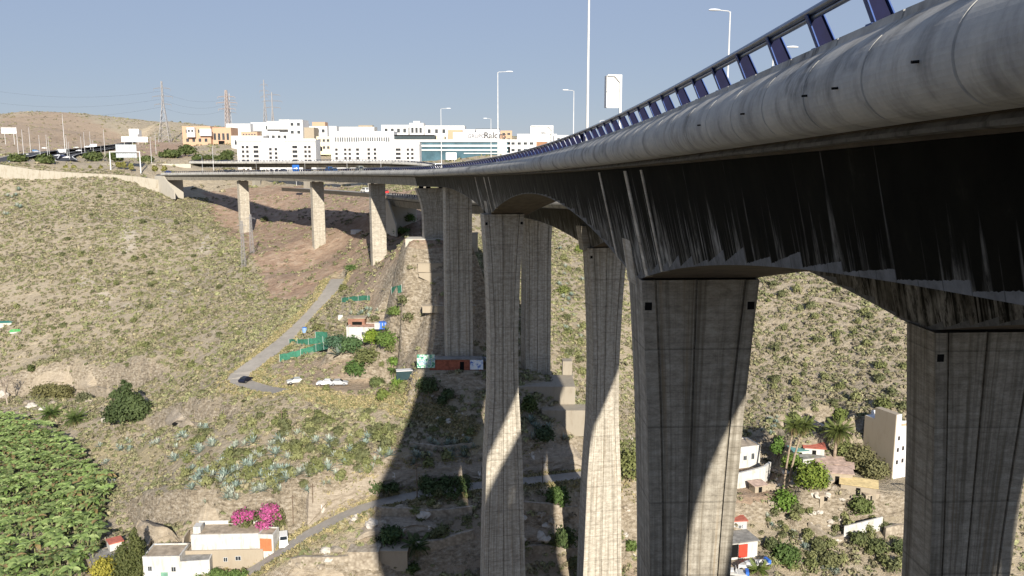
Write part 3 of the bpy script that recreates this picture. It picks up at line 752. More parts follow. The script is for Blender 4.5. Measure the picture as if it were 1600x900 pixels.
for root in (near, far, third):
    inv = Matrix.Translation(-Vector(root.location))
    for ch in root.children: ch.matrix_parent_inverse = inv

# ------------------------------------------------------------------ railings
M_BLUE = plain('blue_painted_steel', (.02, .052, .18), .45, .2, .2, 3); M_BLUE_D = plain('navy_painted_steel', (.005, .006, .030), .8, .1, .2, 3); M_RAIL = plain('weathered_blue_grey_tube', (.10, .125, .19), .28, .55, .15, 3)
M_STEEL = plain('galvanised_steel', (.42, .43, .44), .45, .4, .12, 2)
def post_mesh():
    mb = MB()
    # I-shaped post leaning outward: web plate plus two flanges, drawn along local x (across the deck)
    for (y0, y1, xa, xb) in ((-.014, .014, 0, .36),):
        mb.add([(xa + .10, y0, 0), (xb + .10, y0, 0), (xb - .22, y0, .62), (xa - .17, y0, .62), (xa + .10, y1, 0), (xb + .10, y1, 0), (xb - .22, y1, .62), (xa - .17, y1, .62)],
               [(0, 3, 2, 1), (4, 5, 6, 7), (0, 1, 5, 4), (1, 2, 6, 5), (2, 3, 7, 6), (3, 0, 4, 7)])
    web = newmesh('post_web', mb.v, mb.f, M_BLUE_D)
    fb = MB()
    for q in (0, .36):
        x0, x1 = q + .10, q - (.17 if q == 0 else .22)
        fb.add([(x0 - .012, -.075, 0), (x0 + .012, -.075, 0), (x1 + .012, -.075, .62), (x1 - .012, -.075, .62), (x0 - .012, .075, 0), (x0 + .012, .075, 0), (x1 + .012, .075, .62), (x1 - .012, .075, .62)],
               [(0, 3, 2, 1), (4, 5, 6, 7), (0, 1, 5, 4), (1, 2, 6, 5), (2, 3, 7, 6), (3, 0, 4, 7)])
    fb.box(.0, .5, -.12, .12, -.02, .015)
    return web, newmesh('post_flanges', fb.v, fb.f, M_BLUE)
PW, PF = post_mesh()
def railing(n0, zf, s0, s1, label, flip=False, alf=al, posts_to=None, hd=head, root_s=None):
    rs = root_s if root_s is not None else max(s0, 0)
    p0 = alf(rs, n0, zf(rs)); root = thing('bridge_railing', p0, 0, label, 'railing', 'bridge railings')
    inv = Matrix.Translation(-Vector(root.location)); sg = -1 if flip else 1
    for hgt, r_, nm in ((.67, .075, 'top_rail'), (.565, .05, 'lower_rail')):
        off = sg * (-.10 if hgt > .6 else -.05)
        mb = MB(); mb.tube([alf(s, n0 + off, zf(s) + hgt) for s in np.arange(s0, s1, 2.5)], r_, 8)
        o = mb.build(nm, M_RAIL, root, True); o.matrix_parent_inverse = inv
    ss = [s0 + 1.25 + 2.5 * i for i in range(int((s1 - s0) / 2.5) - 1)]
    vis = sorted(ss, key=lambda s: alf(s, n0).length if alf(s, n0).y > 8 else 1e9)[:100]
    rest = [s for s in ss if s not in vis]
    for s in vis:
        a = alf(s, n0, zf(s)); h0 = hd(s)
        o = link('post', PW, root, a, (0, 0, h0 + (math.pi if flip else 0))); o.matrix_parent_inverse = inv
        f2 = link('flange', PF, o)
    if rest:
        mb = MB()
        for s in rest:
            a = alf(s, n0, zf(s)); Mx = Matrix.Translation(a) @ Matrix.Rotation(hd(s) + (math.pi if flip else 0), 4, 'Z')
            mb.box(.02, .34, -.07, .07, 0, .62, Mx)
        o = mb.build('post', M_BLUE_D, root); o.matrix_parent_inverse = inv; o['kind'] = 'stuff'
    return root
railing(0.03, z_near, -12.5, S_ABUT, 'blue steel railing along the left edge of the near viaduct')
railing(W_N - .03, z_near, -10, S_ABUT, 'blue steel railing along the far right edge of the near viaduct deck', True)
railing(17.63, z_far, 0, SF1, 'blue steel railing on the lower viaduct behind')
railing(0.03, z3, 0, cum[-1] - 3, 'grey railing on the flat background bridge', False, al3, hd=lambda s: 0, root_s=60)

# ------------------------------------------------------------------ street lamps
M_GREYP = plain('pale_grey_paint', (.55, .55, .54), .5, .1, .1, 2); M_LAMP = plain('white_lamp_housing', (.78, .79, .8), .4, 0, .06, 2)
def lamp_proto(h, arm=1.2, big=1.0):
    root = link('street_lamp', None)
    a = MB(); a.tube([(0, 0, 0), (0, 0, .5), (0, 0, h)], [.13 * big, .10 * big, .055 * big], 8); a.box(-.2, .2, -.2, .2, 0, .04); a.build('pole', M_GREYP, root, True)
    b = MB(); b.tube([(0, 0, h - .1), (.15, 0, h + .04), (arm, 0, h + .1)], .04 * big, 6); b.build('arm', M_GREYP, root)
    c = MB(); x = arm - .1; L = 1.0
    secs = [(x, .04, .04), (x + .15, .14, .09), (x + .5, .19, .12), (x + .85, .16, .1), (x + L, .05, .04)]
    V = []
    for sx_, w, t in secs:
        for k in range(8):
            q = 2 * math.pi * k / 8; V.append((sx_, w * math.cos(q), h + .1 + t * math.sin(q) * (1 if math.sin(q) > 0 else .55)))
    Fs = [(i * 8 + j, i * 8 + (j + 1) % 8, (i + 1) * 8 + (j + 1) % 8, (i + 1) * 8 + j) for i in range(4) for j in range(8)] + [tuple(range(8))[::-1], tuple(range(32, 40))]
    c.add(V, Fs); hd_ = c.build('lamp_head', M_LAMP, root, True)
    return root
LP = lamp_proto(12.0); LP2 = lamp_proto(11.0, .9)
used = [False, False]
def lamp(loc, rz, label, kind=0, scale=1.0, group='street lamps'):
    P_ = (LP, LP2)[kind]
    if not used[kind]:
        used[kind] = True; P_.location = loc; P_.rotation_euler = (0, 0, rz); P_.scale = (scale,) * 3; tag(P_, label, 'street lamp', group); return P_
    return copy_tree(P_, None, loc, rz, label, group, scale)
def s_at(px, n_, zf): 
    ss = np.linspace(5, 400, 3000); return float(ss[int(np.argmin([abs(proj(al(s, n_, zf(s)))[0] - px) for s in ss]))])
for px, lab in ((911, 'tall pale street lamp whose pole runs off the top of the picture'), (775, 'street lamp on the left edge of the near viaduct right of the glass office sign'), (688, 'street lamp on the left edge of the near viaduct above the dark glass roof')):
    s = s_at(px, -.02, z_near); lamp(al(s, .25, z_near(s)), head(s), lab)
for px, lab in ((1137, 'tall street lamp above the blue railing with its head pointing left'), (898, 'street lamp just left of the tallest pole with its head pointing left'), (769, 'small distant street lamp with head pointing left behind the taller one')):
    s = s_at(px, W_N, z_near)
    p = al(s, W_N - .25, z_near(s)); lamp(p, head(s) + math.pi, lab, 1)
for px, lab in ((933, 'short looking street lamp behind the blue railing left of the sign plate'), (1193, 'street lamp on the lower viaduct glimpsed through the blue railing')):
    s = s_at(px, 17.6, z_far); lamp(al(s, 17.85, z_far(s)), head(s), lab)
# lamps along the left approach and the background bridge
i_ = 0
for px, top, base_, Y, lab in ((38, 203, 252, 600, 'lamp post at the far left beside the white sign'), (64, 212, 254, 560, 'lamp post left of the round green bush'), (29, 199, 243, 650, 'lamp post on the outer bend beside the highway'),
    (48, 200, 238, 720, 'thin lamp post behind the bend of the highway'), (75, 211, 250, 590, 'lamp post between the two bush clumps on the central strip'), (78, 214, 250, 610, 'second post close behind the bush clumps'), (101, 180, 228, 800, 'highest lamp post in front of the brown hill'),
    (106, 211, 252, 580, 'lamp post in the middle of the car queue'), (109, 222, 252, 560, 'lower lamp post at the right of the white truck'), (128, 214, 243, 660, 'lamp post behind the green hedge left end'), (142, 206, 236, 780, 'distant lamp post above the highway near the saddle'),
    (147, 219, 250, 600, 'short lamp post beside the dark green bushes'), (159, 228, 252, 560, 'small lamp post in the dark green bushes'), (165, 203, 252, 600, 'tall lamp post right of the dark green bushes'), (133, 207, 241, 690, 'lamp post by the last cars of the queue'),
    (237, 215, 255, 560, 'lamp post above the pale wall right of the gantry'), (333, 228, 252, 510, 'lamp post at the start of the background bridge'), (244, 208, 240, 640, 'slim lamp post in front of the pylon')):
    a_ = un(px, base_, Y); g0 = float(hz(a_.x, a_.y)); zt = un(px, top, Y).z
    lamp((a_.x, a_.y, g0 - .3), R(-60), lab, 1, max((zt - g0) / 11.0, .7), 'lamp posts along the left highway')
for px, lab in ((318, 'lamp post on the near viaduct right of the blue car'), (402, 'lamp post on the near viaduct before the first white block'), (478, 'lamp post on the near viaduct at the gap between the blocks'), (544, 'lamp post in front of the second white block'), (597, 'lamp post in front of the right end of the white block')):
    s = s_for_px(px, W_D, z_near); lamp(al(s, W_D - .25, z_near(s)), head(s) + math.pi, lab, 1, .52 if px != 318 else .8, 'lamps along the viaduct curve')

# ------------------------------------------------------------------ signs
M_SIGNW = plain('sign_back_panel', (.72, .70, .66), .5, .1, .06, 1); M_SIGNG = plain('grey_gantry_panel', (.33, .36, .38), .5, .3, .12, .6)
def post_sign(s, w, h, top, label, thick=.25, rz=0):
    base_ = al(s, W_N - .15, z_near(s)); root = thing('road_sign', base_, head(s), label, 'road sign', 'road signs on the viaduct')
    zt = top - base_.z
    a = MB(); a.box(-.14, .14, -.14, .14, 0, zt + .1); a.box(-w * .98, .14, -.12, .12, zt - .12, zt + .1); a.add([(-.14, -.1, zt - .8), (-.8, -.1, zt - .1), (-.14, -.1, zt - .1), (-.14, .1, zt - .8), (-.8, .1, zt - .1), (-.14, .1, zt - .1)], [(0, 1, 2), (5, 4, 3), (0, 3, 4, 1), (0, 2, 5, 3)])
    a.build('post', M_GREYP, root)
    b = MB(); b.box(-w - .05, -.16, .14, .14 + thick, zt - h, zt); b.build('sign_panel', M_SIGNW, root)
    c = MB(); c.box(-w - .03, -.2, .06, .12, zt - h - .06, zt - h + .06); c.box(-w - .03, -.2, .06, .12, zt - h * .5 - .06, zt - h * .5 + .06); c.build('panel_rib', M_GREYP, root)
    return root
s = s_at(969, W_N, z_near); q = al(s, W_N); post_sign(s, 1.7, un(960, 168, q.y).z * -1 + un(960, 118, q.y).z, un(965, 118, q.y).z, 'tall narrow white sign plate on a post above the blue railing', 1.1)
s = s_at(864, W_N, z_near); q = al(s, W_N); post_sign(s, (864 - 830) / F * q.y, un(850, 197, q.y).z - un(850, 221, q.y).z, un(860, 197, q.y).z, 'wide white road sign back hanging from a cranked post', .3)
# gantry near the abutment and its large slatted back panel
gp = un(197, 270, 478); root = thing('sign_gantry', gp, R(20), 'grey steel gantry frame with big slatted sign back beside the retaining wall', 'sign gantry')
a = MB(); wg = 15.5; hg = 12
for x in (-wg / 2, wg / 2): a.box(x - .28, x + .28, -.28, .28, -3, hg)
a.box(-wg / 2 + .28, wg / 2 - .28, -.2, .2, hg - .45, hg - .02); a.build('frame', M_GREYP, root)
b = MB()
for i in range(9): b.box(-4.6 + i * 1.2, -4.6 + i * 1.2 + 1.14, 1.0, 1.2, hg - 3.5, hg + 3.9)
b.build('sign_panel', M_SIGNG, root)
M_ADW = painted('billboard_white', (.80, .80, .79), (.55, .55, .53), .2); M_ADB = plain('billboard_ink', (.08, .09, .12), .6)
def billboard(px, py, Y, w, h, label, ink=True, legs=5):
    c = un(px, py, Y); root = thing('billboard', c, math.atan2(-c.x, c.y) * .3, label, 'billboard', 'roadside billboards')
    a = MB(); a.box(-w / 2, w / 2, 0, .3, -h / 2, h / 2); a.build('panel', M_ADW, root)
    l = MB()
    for x in (-w * .3, w * .3): l.box(x - .15, x + .15, .32, .6, -h / 2 - legs, h / 2 - .3)
    l.build('leg', M_GREYP, root)
    if ink:
        k = MB(); k.prism([(.0, .0), (w * .1, .05), (w * .08, h * .3), (-.02 * w, h * .25)], -.02, 0, Matrix.Rotation(R(90), 4, 'X') @ Matrix.Translation((w * .1, -h * .05, 0))); k.build('printed_figure', M_ADB, root)
        t = MB(); 
        for j in range(3): t.box(-w * .4, -w * .1 + j * .2, -.03, -.005, h * .1 - j * .5, h * .1 - j * .5 + .22)
        t.build('printed_text', M_GREYP, root)
billboard(200, 217.5, 860, 13, 5.2, 'white billboard with a dark figure left of its twin')
billboard(221, 218, 860, 12, 5.2, 'white billboard right of its twin below the saddle', True)
billboard(13.5, 204, 700, 11.5, 4.6, 'white roadside board with pale blue middle at the far left', False, 9)
bd = [o for o in bpy.data.objects if o.name.startswith('billboard')][-1]
mbx = MB(); mbx.box(-3.6, 2.5, -.03, -.005, -1.2, .8); mbx.build('printed_panel', plain('pale_blue_print', (.45, .55, .68), .6), bd)
billboard(705, 244, 600, 7.5, 5.0, 'blank white board on the slope below the glass office', False, 6)
billboard(209, 205.5, 1000, 11, 6, 'small white board in the saddle between the hills', False, 5)
# blue direction sign on the bridge
c = un(462, 263, 440); root = thing('road_sign', c, 0, 'blue rectangular direction sign seen under the background bridge', 'road sign')
a = MB(); a.box(-1.8, 1.8, 0, .12, -1.6, 1.8); a.build('sign_panel', plain('blue_sign_face', (.02, .12, .42), .4), root)
a = MB(); a.box(-.1, .1, .14, .3, -9, 1.7); a.build('post', M_GREYP, root)
a = MB(); a.add([(-1.1, -.02, .2), (.3, -.02, .2), (.3, -.02, .7), (1.1, -.02, 0), (.3, -.02, -.7), (.3, -.02, -.2), (-1.1, -.02, -.2)], [(0, 6, 5, 4, 3, 2, 1)]); a.build('arrow', M_LINE, root)
# ------------------------------------------------------------------ retaining walls of the left road
def wall_ribbon(name, L, top, bot, th, mat, label, cat='wall', group=None):
    """L: list of ground points; top/bot lists of z"""
    mb = MB(); n_ = len(L)
    V = []
    for i, p in enumerate(L):
        d = L[min(i + 1, n_ - 1)] - L[max(i - 1, 0)]; d = Vector((d.x, d.y, 0)).normalized(); nr = Vector((-d.y, d.x, 0)) * th
        for q, z in ((p, bot[i]), (p, top[i]), (p + nr, top[i]), (p + nr, bot[i])): V.append((q.x, q.y, z))
    Fs = []
    for i in range(n_ - 1):
        for j in range(4): Fs.append((i * 4 + j, (i + 1) * 4 + j, (i + 1) * 4 + (j + 1) % 4, i * 4 + (j + 1) % 4))
    Fs += [(0, 1, 2, 3), tuple(range((n_ - 1) * 4, n_ * 4))[::-1]]
    mb.add(V, Fs); o = mb.build(name, mat); tag(o, label, cat, group); return o
def wall_px(ptsL, th, mat, label, name='retaining_wall', cat='wall', sink=2.0):
    L = []; top = []; bot = []
    for px, yt, yb, Y in ptsL:
        a = un(px, yt, Y); L.append(a); top.append(a.z); bot.append(un(px, yb, Y).z - sink)
    return wall_ribbon(name, L, top, bot, th, mat, label, cat)
M_LWALL = painted('streaked_pale_wall', (.37, .34, .28), (.22, .17, .11), .9)
wall_px([(-160,250,275,456),(-60,254,276,455),(0,257,276,455),(60,266,278,458),(120,270,281,460),(180,273,288,462),(215,276,296,462),(238,279,301,463),(252,282,303,465)], 1.0, M_LWALL, 'long streaked pale retaining wall along the crest at the far left')
wall_px([(85,256,269,500),(140,256,270,502),(200,256,270,504),(212,256,270,504)], .8, M_WALL, 'pale wall with shrubs in front left of the gantry')
wall_px([(226,256,270,505),(260,256,270,507),(298,256,270,512)], .8, M_WALL, 'pale wall behind the blue car leading to the background bridge')
# terrace and rock walls in the valley
M_STONE = N('dry_stone'); p = M_STONE.pos(); vo = M_STONE.n('ShaderNodeTexVoronoi', Scale=1.6); M_STONE.l(p, vo.inputs['Vector'])
M_STONE.base(M_STONE.mix(.5, M_STONE.ramp(vo.outputs['Distance'], [(0, (.45, .40, .32)), (.7, (.15, .12, .09))]), M_STONE.ramp(M_STONE.noise(p, 1, 6), [(.3, (.22, .18, .13)), (.7, (.5, .44, .35))]))); M_STONE.rough(.95); M_STONE = M_STONE.m
M_WHITE = painted('whitewashed_wall', (.52, .51, .48), (.30, .26, .20), .9); M_WHITE2 = painted('bright_white_render', (.58, .58, .575), (.40, .38, .35), .5)
M_TANR = painted('unpainted_cement_render', (.34, .29, .22), (.26, .21, .15), .5); M_CREAM = painted('cream_render', (.66, .58, .42), (.4, .34, .25), .3)
M_ORANGE = painted('orange_render', (.50, .32, .215), (.38, .26, .19), .3); M_ROOFT = plain('flat_roof_tan', (.34, .28, .21), .9, 0, .3, .8); M_ROOFG = plain('flat_roof_grey', (.24, .23, .21), .9, 0, .3, .8)
M_ROOFR = plain('red_roof', (.42, .13, .09), .8, 0, .25, 1.5); M_GLASS = plain('dark_window_glass', (.03, .035, .04), .12, 0, .2, 1); M_ORD = plain('orange_red_door', (.62, .16, .07), .6, 0, .12, 1.5); M_RED = plain('red_painted_door', (.62, .06, .035), .5, 0, .1, 1)
M_BROWN = plain('brown_shutter', (.16, .11, .085), .6, 0, .25, 1); M_GREYW = plain('grey_facade', (.45, .46, .46), .6, 0, .1, .5); M_BLUEP = plain('blue_tarp', (.04, .14, .50), .5, 0, .2, 2)
M_LEDGE = painted('pale_rock_spill', (.50, .46, .40), (.30, .25, .19), .6)
wall_px([(1146,742,762,184),(1175,735,754,186),(1196,729,748,188),(1205,722,742,191)], .6, M_WHITE, 'curved pale terrace wall below the white house by the big pier', sink=1)

def terrace(ptsL, h, label, mat=None, th=.7):
    L = dense([hit(px, py, 125) for px, py in ptsL], 2.5); top = [p.z + h * (.85 + .3 * random.random()) for p in L]
    return wall_ribbon('terrace_wall', L, top, [p.z - 1.2 for p in L], th, mat or M_STONE, label, 'wall', 'old terrace walls')
terrace([(585,812),(640,818),(700,812),(738,808)], 1.9, 'shaded pale terrace wall just below the lower road'); terrace([(630,868),(690,858),(740,852)], 2.0, 'shaded brown terrace wall left of the near pier'); terrace([(815,800),(860,806),(902,808)], 2.2, 'terrace wall in the shade right of the near pier')
terrace([(812,872),(860,868),(900,872)], 1.5, 'low shaded terrace wall near the bottom right of the near pier'); terrace([(455,890),(520,885),(590,882)], 1.6, 'sunlit terrace wall at the bottom below the lower road', M_STONE)
terrace([(1318,843),(1348,839),(1378,832)], 3.0, 'short whitewashed wall on the terrace below the yellow roofed shed', M_WHITE, .4); terrace([(1383,842),(1405,840),(1436,838)], 2.6, 'rough stone wall beside the dark pier edge')
terrace([(1200,790),(1240,800),(1262,792)], 1.2, 'crooked terrace wall below the vivid green tree'); terrace([(1262,830),(1300,850),(1318,846)], 1.2, 'broken terrace wall among the rubble'); terrace([(640,700),(690,706),(738,702)], 1.1, 'low shaded wall beneath the dense agave row')
# ------------------------------------------------------------------ buildings
def building(loc, rz, w, d, h, label, wall, roof, cat='building', name='building', rows=None, group=None, par=.5, base=3.0, door=None, front_extra=None, winmat=None, name_roof='roof', overhang=0, rb=None):
    """local x along the front, y backwards, front face y=0; origin at front centre"""
    root = thing(name, loc, rz, label, cat, group)
    a = MB(); a.box(-w / 2, w / 2, 0, d, -base, h); a.build('wall', wall, root)
    if par > 0:
        b = MB(); t = .22
        b.box(-w / 2 - .03, w / 2 + .03, -.03, t, h, h + par); b.box(-w / 2 - .03, w / 2 + .03, d - t, d + .03, h, h + par)
        b.box(-w / 2 - .03, -w / 2 + t, t, d - t, h, h + par); b.box(w / 2 - t, w / 2 + .03, t, d - t, h, h + par); b.build('parapet', wall, root)
        c = MB(); c.box(-w / 2 + t, w / 2 - t, t, d - t, h, h + .05); c.build(name_roof, roof, root)
    else:
        c = MB(); c.box(-w / 2 - overhang, w / 2 + overhang, -overhang, d + overhang, h + .003, h + .18); c.build(name_roof, roof, root)
    if rows:
        cache = {}
        for (x, z, ww, wh) in rows:
            k = (round(ww, 2), round(wh, 2))
            if k not in cache:
                f = MB(); f.box(-ww / 2, ww / 2, -.05, .02, 0, wh); g_ = MB(); g_.box(-ww / 2 + .08, -.04, -.075, -.055, .08, wh - .08); g_.box(.04, ww / 2 - .08, -.075, -.055, .08, wh - .08)
                cache[k] = (newmesh('window', f.v, f.f, M_GREYW if winmat is None else winmat), newmesh('pane', g_.v, g_.f, M_GLASS))
            o = link('window', cache[k][0], root, (x, 0, z)); link('pane', cache[k][1], o)
    if door:
        x, ww, wh, dm = door; f = MB(); f.box(x - ww / 2, x + ww / 2, -.09, .03, 0, wh); f.build('door', dm, root)
    return root
def bpx(x0, x1, ytop, ybase, Y, depth, label, wall, roof, rz=0, **kw):
    """front spans x0..x1 of the photograph at distance Y"""
    a = un(x0, ybase, Y); b = un(x1, ybase, Y); w = (b - a).length; h = un((x0 + x1) / 2, ytop, Y).z - a.z
    c = (a + b) / 2
    return building(c, rz, w, depth, h, label, wall, roof, **kw), w, h
def wins(w, h, cols, floors, ww=1.2, wh=1.3, z0=1.0, fh=3.0):
    return [(c * w / 2, z0 + fh * f, ww, wh) for c in cols for f in range(floors)]

# white apartment blocks
def block(x0, x1, ytop, Y, cols_n, cols_w, label):
    a = un(x0, 283, Y); b = un(x1, 283, Y); w = (b - a).length; h = un(x0, ytop, Y).z - a.z; c = (a + b) / 2
    fh = h / 9.0; rows = []
    for f in range(8):
        for q in cols_n: rows.append(((q - .5) * w, .6 + f * fh * 1.0, 1.7, fh * .58))
        for q in cols_w: rows.append(((q - .5) * w, .6 + f * fh, 3.3, fh * .6))
    r = building(c, 0, w, 14, h, label, M_WHITE2, M_ROOFG, 'apartment block', 'apartment_block', rows[:98], 'white apartment blocks', .6, 4, winmat=M_BROWN)
    m_ = MB(); m_.box(-w * .18, w * .12, -1.1, -.003, -3, h + 1.3); m_.build('stair_tower', M_WHITE2, r)
    for q in (-.5, .5): pass
    m_ = MB(); m_.box(-w / 2 - .3, -w * .18 - .02, -.6, -.002, h - .9, h + 1.0); m_.box(w * .12 + .02, w / 2 + .3, -.6, -.002, h - .9, h + 1.0); m_.build('cornice', M_WHITE2, r)
    return r
B1 = block(373, 495, 219, 560, (.075, .13, .87, .92), (.24, .735), 'left white apartment block with brown shutters behind the background bridge')
B2 = block(519, 656, 224, 565, (.06, .16, .21, .87, .92), (.31, .76), 'right white apartment block with brown shutters next to the glass office')
for bb, ww_ in ((B1, 52.6), (B2, 59.5)):
    # window columns on the projecting stair tower
    f = MB(); f.box(-.9, .9, -.05, .02, 0, 1.7); me = newmesh('window', f.v, f.f, M_BROWN); g_ = MB(); g_.box(-.8, .8, -.075, -.055, .1, 1.6); mg = newmesh('pane', g_.v, g_.f, M_GLASS)
    for q in (-.07, .0):
        for k in range(8): 
            o = link('window', me, bb, (q * ww_, -1.12, .9 + k * 2.75)); link('pane', mg, o)
def simple(x0, x1, yt, yb, Y, dep_, label, wall, roof=None, n_win=0, fl=1, strip_=False, **kw):
    a = un(x0, yb, Y); w = (x1 - x0) / F * Y; h = un(x0, yt, Y).z - a.z
    rows = []
    if n_win:
        for f in range(fl):
            for i in range(n_win): rows.append(((i + .5) / n_win * w * .86 - w * .43, h / fl * (f + .3), min(w / n_win * .5, 2.6), h / fl * .4))
    return bpx(x0, x1, yt, yb, Y, dep_, label, wall, roof or M_ROOFT, rows=rows, **kw)[0]
simple(286, 330, 198, 226, 760, 20, 'orange brick building at the left with white panels', M_ORANGE, None, 4, 2)
simple(331, 362, 200, 227, 765, 20, 'orange building wing with a dark garage opening', M_ORANGE, None, 4, 1, door=(0, 5.5, 4, M_BLACK))
simple(292, 304, 200, 209, 756, 3, 'white bay with windows on the orange building', M_WHITE2, None, 2, 1)
simple(312, 330, 202, 207, 757, 2, 'white sign band on the orange facade', M_WHITE2)
simple(354, 392, 194, 216, 800, 30, 'long white warehouse behind the orange building', M_WHITE2)
simple(392, 410, 192, 200, 810, 22, 'small white upper storey on the warehouse roof', M_WHITE2)
simple(362, 412, 213, 232, 720, 14, 'white building with orange top in front of the warehouse', M_WHITE2, None, 5, 1)
simple(377, 402, 207, 213, 722, 10, 'orange attic behind the white building', M_ORANGE, None, 5, 1)
simple(410, 472, 192, 222, 760, 30, 'wide white building with pale grey top above the left block', M_WHITE2, None, 6, 2)
simple(417, 437, 190, 197, 757, 10, 'pale grey roof storey left part', M_GREYW)
simple(436, 452, 187.5, 197, 755, 10, 'tallest pale grey roof storey', M_GREYW)
simple(451, 474, 188, 225, 750, 22, 'tall white narrow building with four small windows', M_WHITE2, None, 2, 3)
simple(473, 491, 200, 218, 755, 18, 'bare tan wall between the white buildings', M_TANR)
simple(482, 512, 198, 224, 780, 20, 'white house with terracotta top storey', M_WHITE2, None, 3, 2)
simple(488, 508, 191.5, 198, 785, 12, 'terracotta roof storey on the white house', M_ORANGE)
simple(495, 518, 214, 236, 690, 14, 'cream building with dark garage door', M_CREAM, None, 3, 2, door=(-4, 5, 3.4, M_BLACK))
r_ = simple(517, 616, 206, 234, 680, 20, 'long white office with a band of dark windows', M_WHITE2, None, 24, 1)
simple(514, 526, 198, 208, 700, 10, 'white box on the roof at the left end of the long office', M_WHITE2)
simple(525, 585, 199, 207, 720, 16, 'pale long roof storey behind the long office', M_WHITE)
simple(560, 582, 196.5, 202, 745, 8, 'low brown roofed house with antennas', M_TANR)
simple(596, 640, 196, 212, 780, 20, 'white building with small square windows far behind', M_WHITE2, None, 4, 1)
simple(640, 662, 193, 214, 770, 18, 'white stepped building with a gabled bell shape', M_WHITE2, None, 3, 1)
simple(646, 656, 190, 193.5, 771, 6, 'small white raised gable on the stepped building', M_WHITE2)
simple(661, 726, 197, 213, 780, 26, 'white flat warehouse behind the glass office', M_WHITE2, None, 5, 1)
simple(700, 722, 204, 218, 740, 10, 'grey and orange striped building', M_ORANGE)
simple(702, 746, 203, 216, 770, 18, 'building with orange trim', M_WHITE2, None, 4, 1)
simple(744, 780, 201.5, 214, 765, 18, 'white building with a dark roof line', M_WHITE2, M_BLACK, 0, 1, par=0, overhang=.4)
simple(782, 800, 205, 222, 760, 12, 'orange house right of the office sign', M_ORANGE, None, 2, 2)
simple(794, 838, 219, 250, 640, 16, 'stepped white house with dark windows just above the blue railing', M_WHITE2, None, 4, 3)
simple(808, 870, 210, 222, 800, 30, 'long low white warehouse at the right behind the road sign', M_WHITE2)
simple(866, 915, 212, 224, 790, 30, 'low white warehouse ending at the tallest lamp pole', M_WHITE2, None, 6, 1)
simple(838, 856, 222, 238, 700, 12, 'brown brick house below the road sign', plain('brown_brick', (.30, .16, .09)), None)
simple(855, 876, 223, 246, 680, 12, 'pale grey glass building right of the road sign post', M_GREYW, None, 4, 2)
simple(874, 905, 220, 240, 690, 14, 'white house with round windows beside the tall pole', M_WHITE2, None, 3, 1)
simple(832, 850, 220, 224, 720, 8, 'cream roof storey behind the brown house', M_CREAM)
simple(202, 215, 204, 213, 1050, 12, 'white hut in the saddle of the hills', M_WHITE2)
# glass office with ribbon windows
gl0 = un(618, 247, 640); W_ = (796 - 618) / F * 640
G = thing('office_building', un(707, 247, 640), 0, 'long dark glass office with white bands and a roof sign', 'office building')
hG = un(700, 219.5, 640).z - gl0.z
a = MB(); a.box(-W_ / 2, W_ / 2, 0, 30, -3, hG); a.build('wall', plain('blue_grey_glass', (.07, .13, .16), .12, 0, .25, .12), G)
for k, (zt, hh, x0, x1) in enumerate(((hG - .2, 1.9, -.5, .5), (hG * .70, 1.5, -.5, .5), (hG * .46, 1.1, -.36, .48), (hG * .27, .7, .1, .5))):
    b = MB(); b.box(W_ * x0 - .1, W_ * x1 + .1, -.9 + k * .07, -.002 - k * .003, zt - hh / 2, zt + hh / 2); b.build('white_band', M_GREYP if k else M_WHITE2, G)
b = MB(); b.box(-W_ / 2, -W_ * .15, 1, 25, hG + 1.0, hG + 3.6); b.build('roof_storey', plain('dark_roof_glass', (.05, .065, .07), .3), G)
b = MB(); b.box(-W_ / 2 - .4, -W_ * .16, .4, 26, hG + 3.62, hG + 4.2); b.build('roof_slab', M_BLACK, G)
b = MB(); b.box(-W_ * .14, -W_ * .07, 2, 20, hG + 1.0, hG + 3.2); b.build('roof_house', M_CREAM, G)
b = MB(); b.box(W_ * .0 + .5, W_ * .41, 1.0, 14, hG + 1.0, hG + 6.2); b.build('sign_storey', M_WHITE2, G)
def text(s_, size, loc, mat, parent, name='sign_text', bold=0, extr=.05):
    cu = bpy.data.curves.new(name, 'FONT'); cu.body = s_; cu.size = size; cu.extrude = extr; cu.offset = bold; cu.align_x = 'LEFT'
    t = bpy.data.objects.new(name, cu); COL.objects.link(t); dg = bpy.context.evaluated_depsgraph_get(); me = bpy.data.meshes.new_from_object(t.evaluated_get(dg))
    bpy.data.objects.remove(t); me.materials.clear(); me.materials.append(mat)
    o = link(name, me, parent, loc, (R(90), 0, 0)); return o
M_TXT = plain('grey_sign_letters', (.10, .10, .13), .6); M_TXD = plain('dark_sign_letters', (.03, .03, .04), .6)
k_ = 640 / F
text('GRUPO', 4.0, ((730.5 - 707) * k_, .9, hG + 1.9), M_TXT, G, bold=.02); text('Ralons', 6.3, ((755.5 - 707) * k_, .9, hG + 1.8), M_TXD, G, bold=.10)
b = MB(); b.bar(((725 - 707) * k_, .97, hG + 3.6), ((725 - 707) * k_, .85, hG + 3.6), 1.1, k=14); b.build('sign_emblem', plain('faint_emblem', (.60, .62, .66)), G)
b = MB(); b.box(W_ * .40, W_ * .47, -1.2, -.01, -3, hG * .9); b.build('white_tower', M_WHITE2, G)
text('Nervion', 2.2, (W_ * -.36, -.06, hG * .12), M_LINE, G, extr=.02) if False else None

